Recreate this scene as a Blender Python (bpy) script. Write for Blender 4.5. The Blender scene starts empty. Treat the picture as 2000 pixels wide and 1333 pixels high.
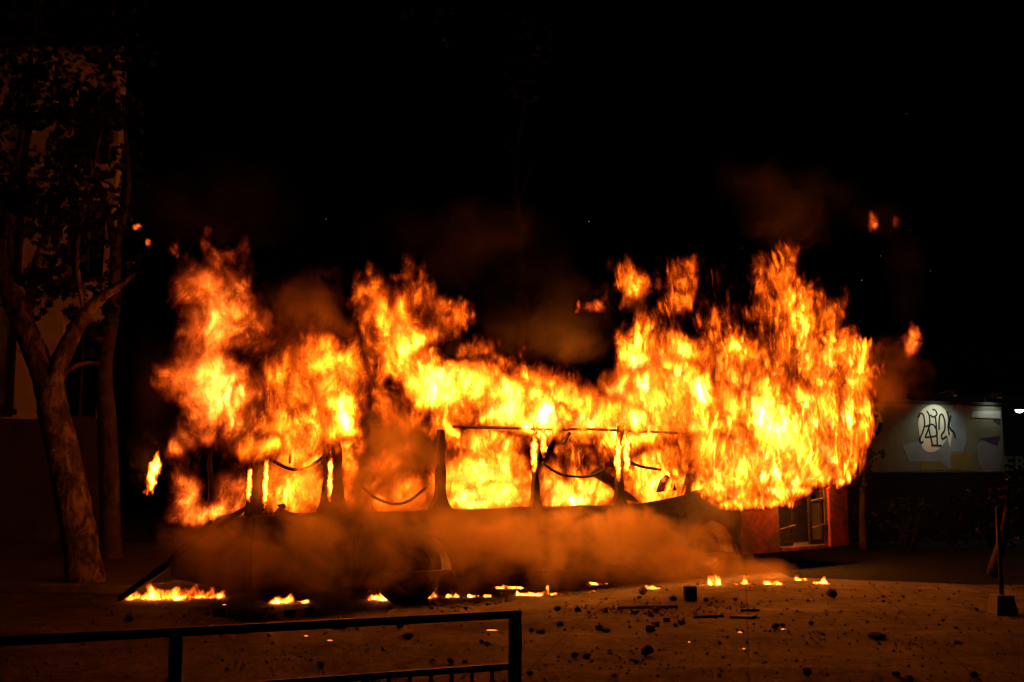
import bpy, bmesh, math, random
import numpy as np
from mathutils import Vector, Matrix

# ------------------------------------------------------------------ camera, world, exposure
sc = bpy.context.scene
C = sc.collection
PITCH = math.atan(253.5 / 2000)
EYE = np.array([0.0, 0.0, 1.75])
cam = bpy.data.objects.new('camera', bpy.data.cameras.new('camera'))
C.objects.link(cam)
sc.camera = cam
cam.location = EYE
cam.rotation_euler = (math.pi / 2 + PITCH, 0, 0)
cam.data.lens = 36
cam.data.sensor_width = 36
cam.data.clip_start = 0.05
cam.data.clip_end = 1500

world = bpy.data.worlds.new('World')
sc.world = world
world.use_nodes = True
wn = world.node_tree
sky = wn.nodes.new('ShaderNodeTexSky')
sky.sky_type = 'NISHITA'
sky.sun_disc = False
sky.sun_elevation = math.radians(35)
sky.sun_rotation = math.radians(200)
wn.links.new(sky.outputs[0], wn.nodes['Background'].inputs['Color'])
wn.nodes['Background'].inputs['Strength'].default_value = 0.00002

moon = bpy.data.objects.new('moonlight', bpy.data.lights.new('moonlight', 'SUN'))
C.objects.link(moon)
moon.data.energy = 0.0008
moon.data.angle = math.radians(0.5)
moon.rotation_euler = (math.radians(55), 0, math.radians(-20))

sc.view_settings.view_transform = 'Standard'
sc.view_settings.look = 'None'
sc.view_settings.exposure = 0.0
sc.view_settings.gamma = 1.0
cy = sc.cycles
cy.use_denoising = True
cy.denoiser = 'OPENIMAGEDENOISE'
cy.use_adaptive_sampling = True
cy.adaptive_threshold = 0.04
cy.time_limit = 900
cy.max_bounces = 4
cy.diffuse_bounces = 2
cy.glossy_bounces = 2
cy.volume_bounces = 1
cy.transparent_max_bounces = 90
cy.volume_step_rate = 1.0
cy.volume_max_steps = 256
cy.sample_clamp_indirect = 0.0
cy.caustics_reflective = False
cy.caustics_refractive = False

RND = random.Random(7)

# ------------------------------------------------------------------ picture geometry used only to find where things stand
cp, sp = math.cos(PITCH), math.sin(PITCH)
def ray(px, py):
    u = (px - 1000) / 2000; v = (666.5 - py) / 2000
    return np.array([u, cp - v * sp, sp + v * cp])
def ground_at(px, py, z=0.0):
    d = ray(px, py); t = (z - EYE[2]) / d[2]
    return EYE + d * t, t / 2000
def depth_at(px, py, Y):
    d = ray(px, py); t = Y / d[1]
    return EYE + d * t, t / 2000
TH = math.atan2(2000, 2500)
US = np.array([math.cos(TH), math.sin(TH), 0]); UW = np.array([-math.sin(TH), math.cos(TH), 0])
P0 = np.array([-3.02, 12.1, 0.0])
BUS = Matrix([[US[0], UW[0], 0, P0[0]], [US[1], UW[1], 0, P0[1]], [0, 0, 1, 0], [0, 0, 0, 1]])
def bus_at(px, py, wd=0.0):
    d = ray(px, py); t = ((P0 + UW * wd - EYE) @ UW) / (d @ UW)
    p = EYE + d * t
    return np.array([(p - P0) @ US, wd, p[2]]), t / 2000
def rear_at(px, py, s=0.0):
    d = ray(px, py); t = ((P0 + US * s - EYE) @ US) / (d @ US)
    p = EYE + d * t
    return np.array([s, (p - P0) @ UW, p[2]])

# ------------------------------------------------------------------ helpers
def tag(o, label=None, cat=None, group=None, kind=None):
    if label: o['label'] = label
    if cat: o['category'] = cat
    if group: o['group'] = group
    if kind: o['kind'] = kind
    return o
def empty(name, loc=(0, 0, 0), mat=None):
    o = bpy.data.objects.new(name, None); C.objects.link(o)
    if mat is not None: o.matrix_world = mat
    else: o.location = loc
    return o
class MB:
    def __init__(s): s.v = []; s.f = []
    def add(s, vs, fs):
        o = len(s.v); s.v += [tuple(map(float, v)) for v in vs]; s.f += [tuple(i + o for i in f) for f in fs]
        return s
    def box(s, a, b):
        (x0, y0, z0), (x1, y1, z1) = a, b
        return s.add([(x0, y0, z0), (x1, y0, z0), (x1, y1, z0), (x0, y1, z0), (x0, y0, z1), (x1, y0, z1), (x1, y1, z1), (x0, y1, z1)],
                     [(0, 3, 2, 1), (4, 5, 6, 7), (0, 1, 5, 4), (1, 2, 6, 5), (2, 3, 7, 6), (3, 0, 4, 7)])
    def prism(s, pts, ax, d0, d1):
        # polygon pts (2D) extruded along axis ax (0,1,2) from d0 to d1
        def P(p, d):
            q = list(p); q.insert(ax, d); return q
        n = len(pts); vs = [P(p, d0) for p in pts] + [P(p, d1) for p in pts]
        fs = [tuple(range(n))[::-1], tuple(range(n, 2 * n))] + [(i, (i + 1) % n, n + (i + 1) % n, n + i) for i in range(n)]
        return s.add(vs, fs)
    def tube(s, path, radii, n=8, jit=0.0):
        path = [Vector(p) for p in path]
        if isinstance(radii, (int, float)): radii = [radii] * len(path)
        vs = []; ref = Vector((0.31, 0.83, 0.47))
        for i, p in enumerate(path):
            t = (path[min(i + 1, len(path) - 1)] - path[max(i - 1, 0)]).normalized()
            a = t.cross(ref).normalized(); b = t.cross(a)
            for k in range(n):
                r = radii[i] * (1 + jit * RND.uniform(-1, 1))
                th = 2 * math.pi * k / n
                vs.append(p + a * (r * math.cos(th)) + b * (r * math.sin(th)))
        m = len(path)
        fs = [(i * n + k, i * n + (k + 1) % n, (i + 1) * n + (k + 1) % n, (i + 1) * n + k) for i in range(m - 1) for k in range(n)]
        fs += [tuple(range(n))[::-1], tuple(range((m - 1) * n, m * n))]
        return s.add(vs, fs)
    def lathe(s, prof, c, ax=1, n=28):
        # profile (r, d) turned about axis ax through c
        vs = []
        o = [i for i in range(3) if i != ax]
        for r, d in prof:
            for k in range(n):
                p = list(c); p[ax] += d; th = 2 * math.pi * k / n
                p[o[0]] += r * math.cos(th); p[o[1]] += r * math.sin(th); vs.append(p)
        m = len(prof)
        fs = [(i * n + k, i * n + (k + 1) % n, (i + 1) * n + (k + 1) % n, (i + 1) * n + k) for i in range(m - 1) for k in range(n)]
        return s.add(vs, fs)
    def mesh(s, name, mat=None, smooth=False):
        me = bpy.data.meshes.new(name); me.from_pydata(s.v, [], s.f); me.update()
        bm = bmesh.new(); bm.from_mesh(me); bmesh.ops.recalc_face_normals(bm, faces=bm.faces); bm.to_mesh(me); bm.free()
        if smooth: me.polygons.foreach_set('use_smooth', [True] * len(me.polygons))
        if mat: me.materials.append(mat)
        return me
    def build(s, name, mat, parent=None, smooth=False, bevel=0.0):
        o = bpy.data.objects.new(name, s.mesh(name, mat, smooth)); C.objects.link(o)
        if parent is not None: o.parent = parent
        if bevel:
            b = o.modifiers.new('Bevel', 'BEVEL'); b.width = bevel; b.segments = 2; b.limit_method = 'ANGLE'
        return o
def smooth_path(pts, k=6):
    # Catmull-Rom through pts
    P = [np.array(p, float) for p in pts]; P = [2 * P[0] - P[1]] + P + [2 * P[-1] - P[-2]]
    out = []
    for i in range(1, len(P) - 2):
        for j in range(k):
            t = j / k
            out.append(.5 * ((2 * P[i]) + (-P[i - 1] + P[i + 1]) * t + (2 * P[i - 1] - 5 * P[i] + 4 * P[i + 1] - P[i + 2]) * t * t + (-P[i - 1] + 3 * P[i] - 3 * P[i + 1] + P[i + 2]) * t ** 3))
    out.append(P[-2])
    return out

# ------------------------------------------------------------------ materials
class NT:
    def __init__(s, name):
        s.m = bpy.data.materials.new(name); s.m.use_nodes = True; s.t = s.m.node_tree; s.t.nodes.clear()
        s.out = s.t.nodes.new('ShaderNodeOutputMaterial')
    def new(s, t, **kw):
        n = s.t.nodes.new(t)
        for k, v in kw.items(): setattr(n, k, v)
        return n
    def L(s, a, b): s.t.links.new(a, b)
    def M(s, op, a, b=0.0, c=None):
        x = s.new('ShaderNodeMath'); x.operation = op
        for i, y in enumerate((a, b) if c is None else (a, b, c)):
            if isinstance(y, (int, float)): x.inputs[i].default_value = y
            else: s.L(y, x.inputs[i])
        return x.outputs[0]
    def noise(s, scale, detail=4, rough=.55, dist=0.0, coord='Object', stretch=(1, 1, 1)):
        tc = s.new('ShaderNodeTexCoord'); mp = s.new('ShaderNodeMapping'); mp.inputs['Scale'].default_value = stretch
        s.L(tc.outputs[coord], mp.inputs['Vector'])
        n = s.new('ShaderNodeTexNoise'); n.inputs['Scale'].default_value = scale; n.inputs['Detail'].default_value = detail
        n.inputs['Roughness'].default_value = rough; n.inputs['Distortion'].default_value = dist
        s.L(mp.outputs[0], n.inputs['Vector'])
        return n.outputs['Fac']
    def ramp(s, fac, stops):
        r = s.new('ShaderNodeValToRGB'); e = r.color_ramp.elements
        while len(e) < len(stops): e.new(0.5)
        for q, (p, c) in zip(e, stops): q.position = p; q.color = (*c, 1) if len(c) == 3 else c
        s.L(fac, r.inputs[0]); return r.outputs[0]
    def mix(s, fac, a, b):
        x = s.new('ShaderNodeMix'); x.data_type = 'RGBA'
        for i, y in ((0, fac), (6, a), (7, b)):
            if isinstance(y, (int, float)): x.inputs[i].default_value = y
            elif isinstance(y, tuple): x.inputs[i].default_value = (*y, 1)
            else: s.L(y, x.inputs[i])
        return x.outputs[2]
    def bsdf(s, color, rough=.8, bump=None, dist=.02, spec=.3, metal=0.0):
        p = s.new('ShaderNodeBsdfPrincipled')
        if isinstance(color, tuple): p.inputs['Base Color'].default_value = (*color, 1)
        else: s.L(color, p.inputs['Base Color'])
        if isinstance(rough, (int, float)): p.inputs['Roughness'].default_value = rough
        else: s.L(rough, p.inputs['Roughness'])
        p.inputs['Specular IOR Level'].default_value = spec; p.inputs['Metallic'].default_value = metal
        if bump is not None:
            b = s.new('ShaderNodeBump'); b.inputs['Distance'].default_value = dist; b.inputs['Strength'].default_value = 1
            s.L(bump, b.inputs['Height']); s.L(b.outputs[0], p.inputs['Normal'])
        s.L(p.outputs[0], s.out.inputs['Surface'])
        return s.m

def plain(name, lo, hi, scale=3.0, rough=.8, spec=.3, bumpd=.01, metal=0.0, detail=5):
    n = NT(name); f = n.noise(scale, detail, .6)
    return n.bsdf(n.ramp(f, [(.3, lo), (.7, hi)]), rough, f, bumpd, spec, metal)

def ground_material():
    n = NT('pavement')
    big = n.noise(.35, 5, .6, .5); fine = n.noise(9, 6, .65); grit = n.noise(60, 3, .6)
    col = n.ramp(big, [(.3, (.13, .118, .10)), (.5, (.20, .18, .15)), (.72, (.28, .255, .215))])
    col = n.mix(n.M('MULTIPLY', n.ramp(fine, [(.35, (1, 1, 1)), (.6, (0, 0, 0))]), .55), col, (.075, .067, .058))
    tcb = n.new('ShaderNodeTexCoord'); mpb = n.new('ShaderNodeMapping'); mpb.inputs['Rotation'].default_value = (0, 0, .22); n.L(tcb.outputs['Object'], mpb.inputs['Vector'])
    bk = n.new('ShaderNodeTexBrick'); bk.offset = 0.0; n.L(mpb.outputs[0], bk.inputs['Vector'])
    for k_, v_ in (('Scale', 1.0), ('Mortar Size', .012), ('Mortar Smooth', .3), ('Brick Width', 1.9), ('Row Height', 1.9)): bk.inputs[k_].default_value = v_
    col = n.mix(n.M('MULTIPLY', bk.outputs['Fac'], .75), col, (.040, .036, .031))
    stain = n.noise(1.3, 6, .7, 1.2)
    col = n.mix(n.M('MULTIPLY', n.ramp(stain, [(.46, (0, 0, 0)), (.60, (1, 1, 1))]), .6), col, (.055, .049, .042))
    streak = n.noise(.8, 4, .6, 1.0, 'Object', (.35, 1.6, 1))
    rough = n.ramp(streak, [(.28, (.45,) * 3), (.40, (.80,) * 3), (.7, (.95,) * 3)])
    return n.bsdf(col, rough, n.M('ADD', n.M('MULTIPLY', fine, .7), n.M('MULTIPLY', grit, .5)), .035, .22)

def bark_material():
    n = NT('plane_bark')
    f = n.noise(3.6, 7, .68, .9, 'Object', (1.5, 1.5, .8)); g = n.noise(22, 5, .65)
    col = n.ramp(f, [(.36, (.060, .046, .032)), (.46, (.11, .086, .060)), (.52, (.20, .165, .115)), (.60, (.36, .30, .215)), (.72, (.30, .25, .175))])
    return n.bsdf(col, .85, n.M('ADD', f, n.M('MULTIPLY', g, .5)), .06, .2)

def leaf_material(name, a, b):
    n = NT(name); f = n.noise(1.7, 2); c = n.ramp(f, [(.35, a), (.65, b)])
    p = n.new('ShaderNodeBsdfPrincipled'); n.L(c, p.inputs['Base Color']); p.inputs['Roughness'].default_value = .6; p.inputs['Specular IOR Level'].default_value = .3
    t = n.new('ShaderNodeBsdfTranslucent'); n.L(c, t.inputs['Color'])
    x = n.new('ShaderNodeMixShader'); x.inputs[0].default_value = .3
    n.L(p.outputs[0], x.inputs[1]); n.L(t.outputs[0], x.inputs[2]); n.L(x.outputs[0], n.out.inputs['Surface'])
    return n.m

def red_paint():
    n = NT('scorched_red_paint')
    f = n.noise(1.6, 6, .65, .5); g = n.noise(11, 5, .6)
    m = n.ramp(n.M('ADD', n.M('MULTIPLY', f, .75), n.M('MULTIPLY', g, .25)), [(.44, (0, 0, 0)), (.62, (1, 1, 1))])
    col = n.mix(m, (.035, .012, .009), (.16, .011, .008))
    return n.bsdf(col, n.ramp(m, [(0, (.85,) * 3), (1, (.45,) * 3)]), g, .006, .4)

def burnt_metal():
    n = NT('burnt_sheet_metal')
    f = n.noise(2.2, 6, .65, .6); g = n.noise(17, 5, .6)
    col = n.ramp(f, [(.3, (.014, .010, .008)), (.5, (.040, .024, .016)), (.66, (.085, .040, .020)), (.78, (.10, .07, .05))])
    return n.bsdf(col, .72, g, .006, .3)

def plaster():
    n = NT('cream_plaster')
    f = n.noise(.7, 5, .6); g = n.noise(18, 4, .6)
    return n.bsdf(n.ramp(f, [(.3, (.66, .60, .48)), (.65, (.80, .73, .60))]), .9, g, .006, .2)

M = {}
M['ground'] = ground_material()
M['bark'] = bark_material()
M['leaf'] = leaf_material('plane_leaf', (.022, .030, .010), (.048, .060, .020))
M['leaf_dark'] = leaf_material('shrub_leaf', (.010, .015, .006), (.024, .032, .013))
M['red'] = red_paint()
M['burnt'] = burnt_metal()
M['black'] = plain('soot_and_plain_black', (.005, .005, .005), (.014, .012, .010), 6, .9, .1)  # soot on bus parts; also the added doorway sheet and lower wall band
M['char'] = plain('charred_plastic', (.010, .009, .008), (.026, .022, .018), 9, .8)
M['greybark'] = plain('grey_bark', (.05, .04, .028), (.14, .11, .075), 4, .9, .2, .03)
M['darkbark'] = plain('dark_bark', (.018, .014, .010), (.050, .038, .026), 5, .9, .2, .02)
M['rubber'] = plain('burnt_rubber', (.010, .010, .010), (.028, .025, .022), 14, .85)
M['plaster'] = plaster()
M['plinth'] = plain('stone_plinth', (.09, .075, .06), (.15, .13, .10), 1.4, .9)
M['concrete'] = plain('concrete', (.14, .13, .12), (.25, .235, .21), 4, .9)
M['kerb'] = plain('kerb_concrete', (.16, .145, .125), (.27, .25, .22), 5, .9)
M['shaded_soil'] = plain('soil_with_shade', (.004, .005, .003), (.011, .011, .006), 2.2, .95, .1, .03)  # shadow beside the bus is put into this soil colour, darker than real soil
M['rock'] = plain('broken_paving_stone', (.045, .040, .036), (.13, .118, .10), 7, .9, .2, .02)
M['brick'] = plain('broken_brick', (.09, .040, .026), (.17, .075, .046), 9, .9, .2, .01)
M['wood'] = plain('splintered_wood', (.10, .066, .038), (.22, .15, .09), 6, .85)
M['steel'] = plain('painted_steel_tube', (.018, .018, .019), (.040, .039, .038), 8, .5, .4, .002)
M['darkpost'] = plain('dark_post_paint', (.020, .021, .022), (.045, .045, .046), 8, .6)
M['wallpaint'] = plain('grey_green_wall_paint', (.12, .14, .095), (.19, .215, .145), .9, .9, .2, .004)
M['cream'] = plain('cream_mural_paint', (.60, .60, .47), (.74, .73, .60), 1.5, .85, .2, .003)
M['bluegrey'] = plain('blue_grey_mural_paint', (.16, .20, .23), (.24, .29, .32), 1.5, .85, .2, .003)
M['ochre'] = plain('ochre_mural_paint', (.15, .13, .035), (.23, .19, .060), 1.5, .85, .2, .003)
M['navy'] = plain('navy_mural_paint', (.030, .030, .062), (.055, .055, .10), 1.5, .85, .2, .003)
M['tagblack'] = plain('black_spray_paint', (.010, .010, .010), (.022, .022, .020), 6, .7, .2, .001)
M['metalsheet'] = plain('dull_metal_sheet', (.34, .36, .34), (.48, .50, .47), 3, .55, .4, .004)
M['glassdark'] = plain('dark_window_glass', (.008, .008, .009), (.016, .016, .017), 3, .12, .5, .0)
M['frame'] = plain('window_frame_paint', (.10, .085, .065), (.16, .14, .11), 6, .7)
M['darkwall'] = plain('dark_facade', (.030, .028, .026), (.055, .052, .048), .8, .9)
M['letter'] = plain('pale_sign_letter', (.42, .42, .30), (.52, .52, .38), 3, .7)

def glow(name, col, strength):
    n = NT(name); e = n.new('ShaderNodeEmission'); e.inputs['Color'].default_value = (*col, 1); e.inputs['Strength'].default_value = strength
    n.L(e.outputs[0], n.out.inputs['Surface']); return n.m
M['lampglow'] = glow('lamp_lens', (.86, .95, 1.0), 14)
M['ember'] = glow('ember_and_glint_glow', (1, .22, .03), 2.6)  # glow shared by burning scraps and painted wet glints
M['spark'] = glow('flying_spark', (1, .30, .05), .8)

def fire_material(name='flame_gas', stretch=(2.7, 2.7, 1.9), gain=1.0, thick=2.6, red=0.0):
    n = NT(name)
    at = n.new('ShaderNodeAttribute'); at.attribute_name = 'flame_level'
    v = at.outputs['Fac']
    big = n.noise(.95, 3, .45, 1.5, 'Object', stretch)
    fil = n.noise(2.2, 2, .5, 2.2, 'Object', (stretch[0], stretch[1], stretch[2] * .8))
    rid = n.M('MAXIMUM', n.M('SUBTRACT', 1, n.M('ABSOLUTE', n.M('MULTIPLY', n.M('SUBTRACT', fil, .5), 9))), 0)
    body = n.M('MAXIMUM', n.M('MULTIPLY', n.M('SUBTRACT', big, .16), 1.7), 0)
    hv = n.M('MULTIPLY', v, n.M('ADD', body, n.M('MULTIPLY', rid, .15)))
    hot = n.M('MAXIMUM', n.M('SUBTRACT', hv, .05), 0)
    src = n.M('MULTIPLY', n.M('POWER', hot, 2.8), 84.0 * gain)
    col = n.ramp(hot, [(0.0, (1, .050, .002)), (.20, (1, .10 - .015 * red, .003 + .004 * red)), (.50, (1, .18 - .03 * red, .006 + .005 * red)), (1.0, (1, .27, .034))])
    geo = n.new('ShaderNodeNewGeometry')
    dt = n.new('ShaderNodeVectorMath', operation='DOT_PRODUCT'); n.L(geo.outputs['Normal'], dt.inputs[0]); n.L(geo.outputs['Incoming'], dt.inputs[1])
    cosv = n.M('MAXIMUM', n.M('ABSOLUTE', dt.outputs['Value']), .3)
    tau = n.M('DIVIDE', n.M('MULTIPLY', n.M('MINIMUM', hot, .75), thick), cosv)     # optical depth of one layer of burning gas
    al = n.M('SUBTRACT', 1, n.M('POWER', 2.71828, n.M('MULTIPLY', tau, -1)))
    em = n.new('ShaderNodeEmission'); n.L(src, em.inputs['Strength']); n.L(col, em.inputs['Color'])
    tr = n.new('ShaderNodeBsdfTransparent')
    mx = n.new('ShaderNodeMixShader'); n.L(al, mx.inputs[0]); n.L(tr.outputs[0], mx.inputs[1]); n.L(em.outputs[0], mx.inputs[2])
    n.L(mx.outputs[0], n.out.inputs['Surface'])
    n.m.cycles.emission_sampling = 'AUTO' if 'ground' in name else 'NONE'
    return n.m
M['fire'] = fire_material()
M['fire_red'] = fire_material('cooler_flame_gas', (2.7, 2.7, 2.1), .36, 2.2, .9)
M['fire_small'] = fire_material('ground_flame_gas', (9, 9, 4.5), 1.0, 1.8, .3)

def smoke_material(name, dens, albedo, scale=1.3, cut=.40):
    n = NT(name)
    tc = n.new('ShaderNodeTexCoord')
    ln = n.new('ShaderNodeVectorMath', operation='LENGTH'); n.L(tc.outputs['Object'], ln.inputs[0])
    fall = n.M('MAXIMUM', n.M('SUBTRACT', 1, n.M('POWER', ln.outputs['Value'], 2.0)), 0)
    geo = n.new('ShaderNodeNewGeometry')
    nz = n.new('ShaderNodeTexNoise'); nz.inputs['Scale'].default_value = scale; nz.inputs['Detail'].default_value = 4; nz.inputs['Roughness'].default_value = .6; nz.inputs['Distortion'].default_value = .5
    n.L(geo.outputs['Position'], nz.inputs['Vector'])
    q = n.M('MAXIMUM', n.M('MULTIPLY', n.M('SUBTRACT', n.M('ADD', nz.outputs['Fac'], n.M('MULTIPLY', n.M('SUBTRACT', fall, .6), .30)), cut), 6.0), 0)
    d = n.M('MULTIPLY', n.M('MULTIPLY', q, n.M('POWER', fall, 1.3)), dens)
    pv = n.new('ShaderNodeVolumePrincipled'); pv.inputs['Color'].default_value = (*albedo, 1); pv.inputs['Anisotropy'].default_value = .45
    n.L(d, pv.inputs['Density']); n.L(pv.outputs[0], n.out.inputs['Volume'])
    n.m.cycles.volume_step_rate = .3
    return n.m
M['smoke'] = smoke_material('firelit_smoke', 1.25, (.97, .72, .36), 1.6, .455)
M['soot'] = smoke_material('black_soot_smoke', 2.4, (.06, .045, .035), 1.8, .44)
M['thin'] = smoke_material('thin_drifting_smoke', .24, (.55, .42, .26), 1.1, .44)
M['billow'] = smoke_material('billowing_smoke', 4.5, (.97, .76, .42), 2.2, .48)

# ------------------------------------------------------------------ the setting: ground, darkened patch, kerb
def sheet(name, pts, z, mat, th=0.0):
    mb = MB(); mb.add([(x, y, z) for x, y in pts], [tuple(range(len(pts)))])
    return tag(mb.build(name, mat), kind='structure')
sheet('ground', [(-400, -60), (400, -60), (400, 700), (-400, 700)], 0.0, M['ground'])
sheet('shaded_soil', [(4.6, 17.3), (7.2, 16.2), (60, 15.3), (60, 60), (12, 60), (4.8, 20.5)], 0.004, M['shaded_soil'])  # dark sheet standing in for ground in the bus shadow
mb = MB(); mb.prism([(-40, 15.0), (-5.3, 15.2), (-4.2, 17.0), (-4.2, 23.9), (-40, 23.9)], 2, 0.0, .12)
tag(mb.build('pavement', M['concrete'], bevel=.02), kind='structure')
mb = MB(); mb.prism([(-40, 14.8), (-5.25, 15.0), (-5.3, 15.197), (-40, 14.997)], 2, 0.0, .13)
tag(mb.build('kerb', M['kerb'], bevel=.02), kind='structure')

# ------------------------------------------------------------------ building behind the trees on the left
def left_building():
    Y = 24.0
    b = empty('plaster_building', (-12, Y, 0))
    tag(b, 'cream plaster building with dark plinth behind the mottled trees', 'building')
    inv = Vector((-12, Y, 0))
    def L(p): return (p[0] - inv.x, p[1] - inv.y, p[2])
    x0, x1, top, pl = -26.0, -9.55, 11.6, 2.95
    # wall with real openings: strips around window columns
    cols = [(-24.0, -22.9), (-20.2, -19.1), (-16.6, -15.5), (-13.9, -13.3), (-10.62, -9.75)]
    rows = [(2.98, 5.2), (6.3, 8.2), (9.2, 11.0)]
    mb = MB(); xs = [x0] + [x for c in cols for x in c] + [x1]
    for i in range(0, len(xs), 2):
        mb.box(L((xs[i], Y, pl)), L((xs[i + 1], Y + .35, top)))
    for c in cols:
        if c == cols[3]:
            mb.box(L((c[0], Y, pl)), L((c[1], Y + .35, top))); continue
        zz = [pl] + [z for r in rows for z in r] + [top]
        for i in range(0, len(zz), 2):
            if zz[i + 1] - zz[i] > .001: mb.box(L((c[0], Y, zz[i])), L((c[1], Y + .35, zz[i + 1])))
    mb.prism([L((x1 - .35, Y + .352, 0))[:2], L((x1, Y + .352, 0))[:2], L((x1 - 3.5, Y + 9, 0))[:2], L((x1 - 3.9, Y + 9, 0))[:2]], 2, pl, top)
    mb.build('wall', M['plaster'], b)
    mb = MB(); mb.prism([L((x0, Y - .06, 0))[:2], L((x1 + .03, Y - .06, 0))[:2], L((x1 - 3.4, Y + 9, 0))[:2], L((x0, Y + 9, 0))[:2]], 2, 0, pl - .003); mb.build('plinth', M['plinth'], b)
    mb = MB(); mb.prism([L((x0 - .2, Y - .35, 0))[:2], L((x1 + .2, Y - .35, 0))[:2], L((x1 - 3.3, Y + 9, 0))[:2], L((x0 - .2, Y + 9, 0))[:2]], 2, top + .003, top + .35); mb.build('cornice', M['plaster'], b, bevel=.04)
    for ci, c in enumerate(cols):
        if ci == 3: continue
        for r in rows:
            f = MB()
            f.box(L((c[0], Y + .14, r[0])), L((c[0] + .06, Y + .22, r[1]))); f.box(L((c[1] - .06, Y + .14, r[0])), L((c[1], Y + .22, r[1])))
            f.box(L((c[0] + .06, Y + .14, r[1] - .06)), L((c[1] - .06, Y + .22, r[1]))); f.box(L((c[0] + .06, Y + .14, r[0])), L((c[1] - .06, Y + .22, r[0] + .06)))
            f.box(L(((c[0] + c[1]) / 2 - .025, Y + .15, r[0] + .06)), L(((c[0] + c[1]) / 2 + .025, Y + .21, r[1] - .06)))
            w = f.build('window', M['frame'], b)
            for k in range(2):
                a0 = c[0] + .06 if k == 0 else (c[0] + c[1]) / 2 + .025
                a1 = (c[0] + c[1]) / 2 - .025 if k == 0 else c[1] - .06
                p = MB(); p.box(L((a0, Y + .175, r[0] + .06)), L((a1, Y + .185, r[1] - .06))); p.build('pane', M['glassdark'], w)
            s = MB(); s.box(L((c[0] - .08, Y - .07, r[0] - .07)), L((c[1] + .08, Y + .13, r[0] - .002))); s.build('sill', M['frame'], w)
    d = MB()
    xp = -11.72
    d.tube([L((xp, Y - .12, top)), L((xp, Y - .12, 3.0))], .075, 10)
    pipe = d.build('drain_pipe', M['darkpost'], b, True)
    for z in (3.05, 5.6, 8.2, 10.8):
        k = MB(); k.box(L((xp - .13, Y - .21, z)), L((xp + .13, Y - .002, z + .13))); k.build('bracket', M['darkpost'], pipe, bevel=.01)
left_building()
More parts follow.
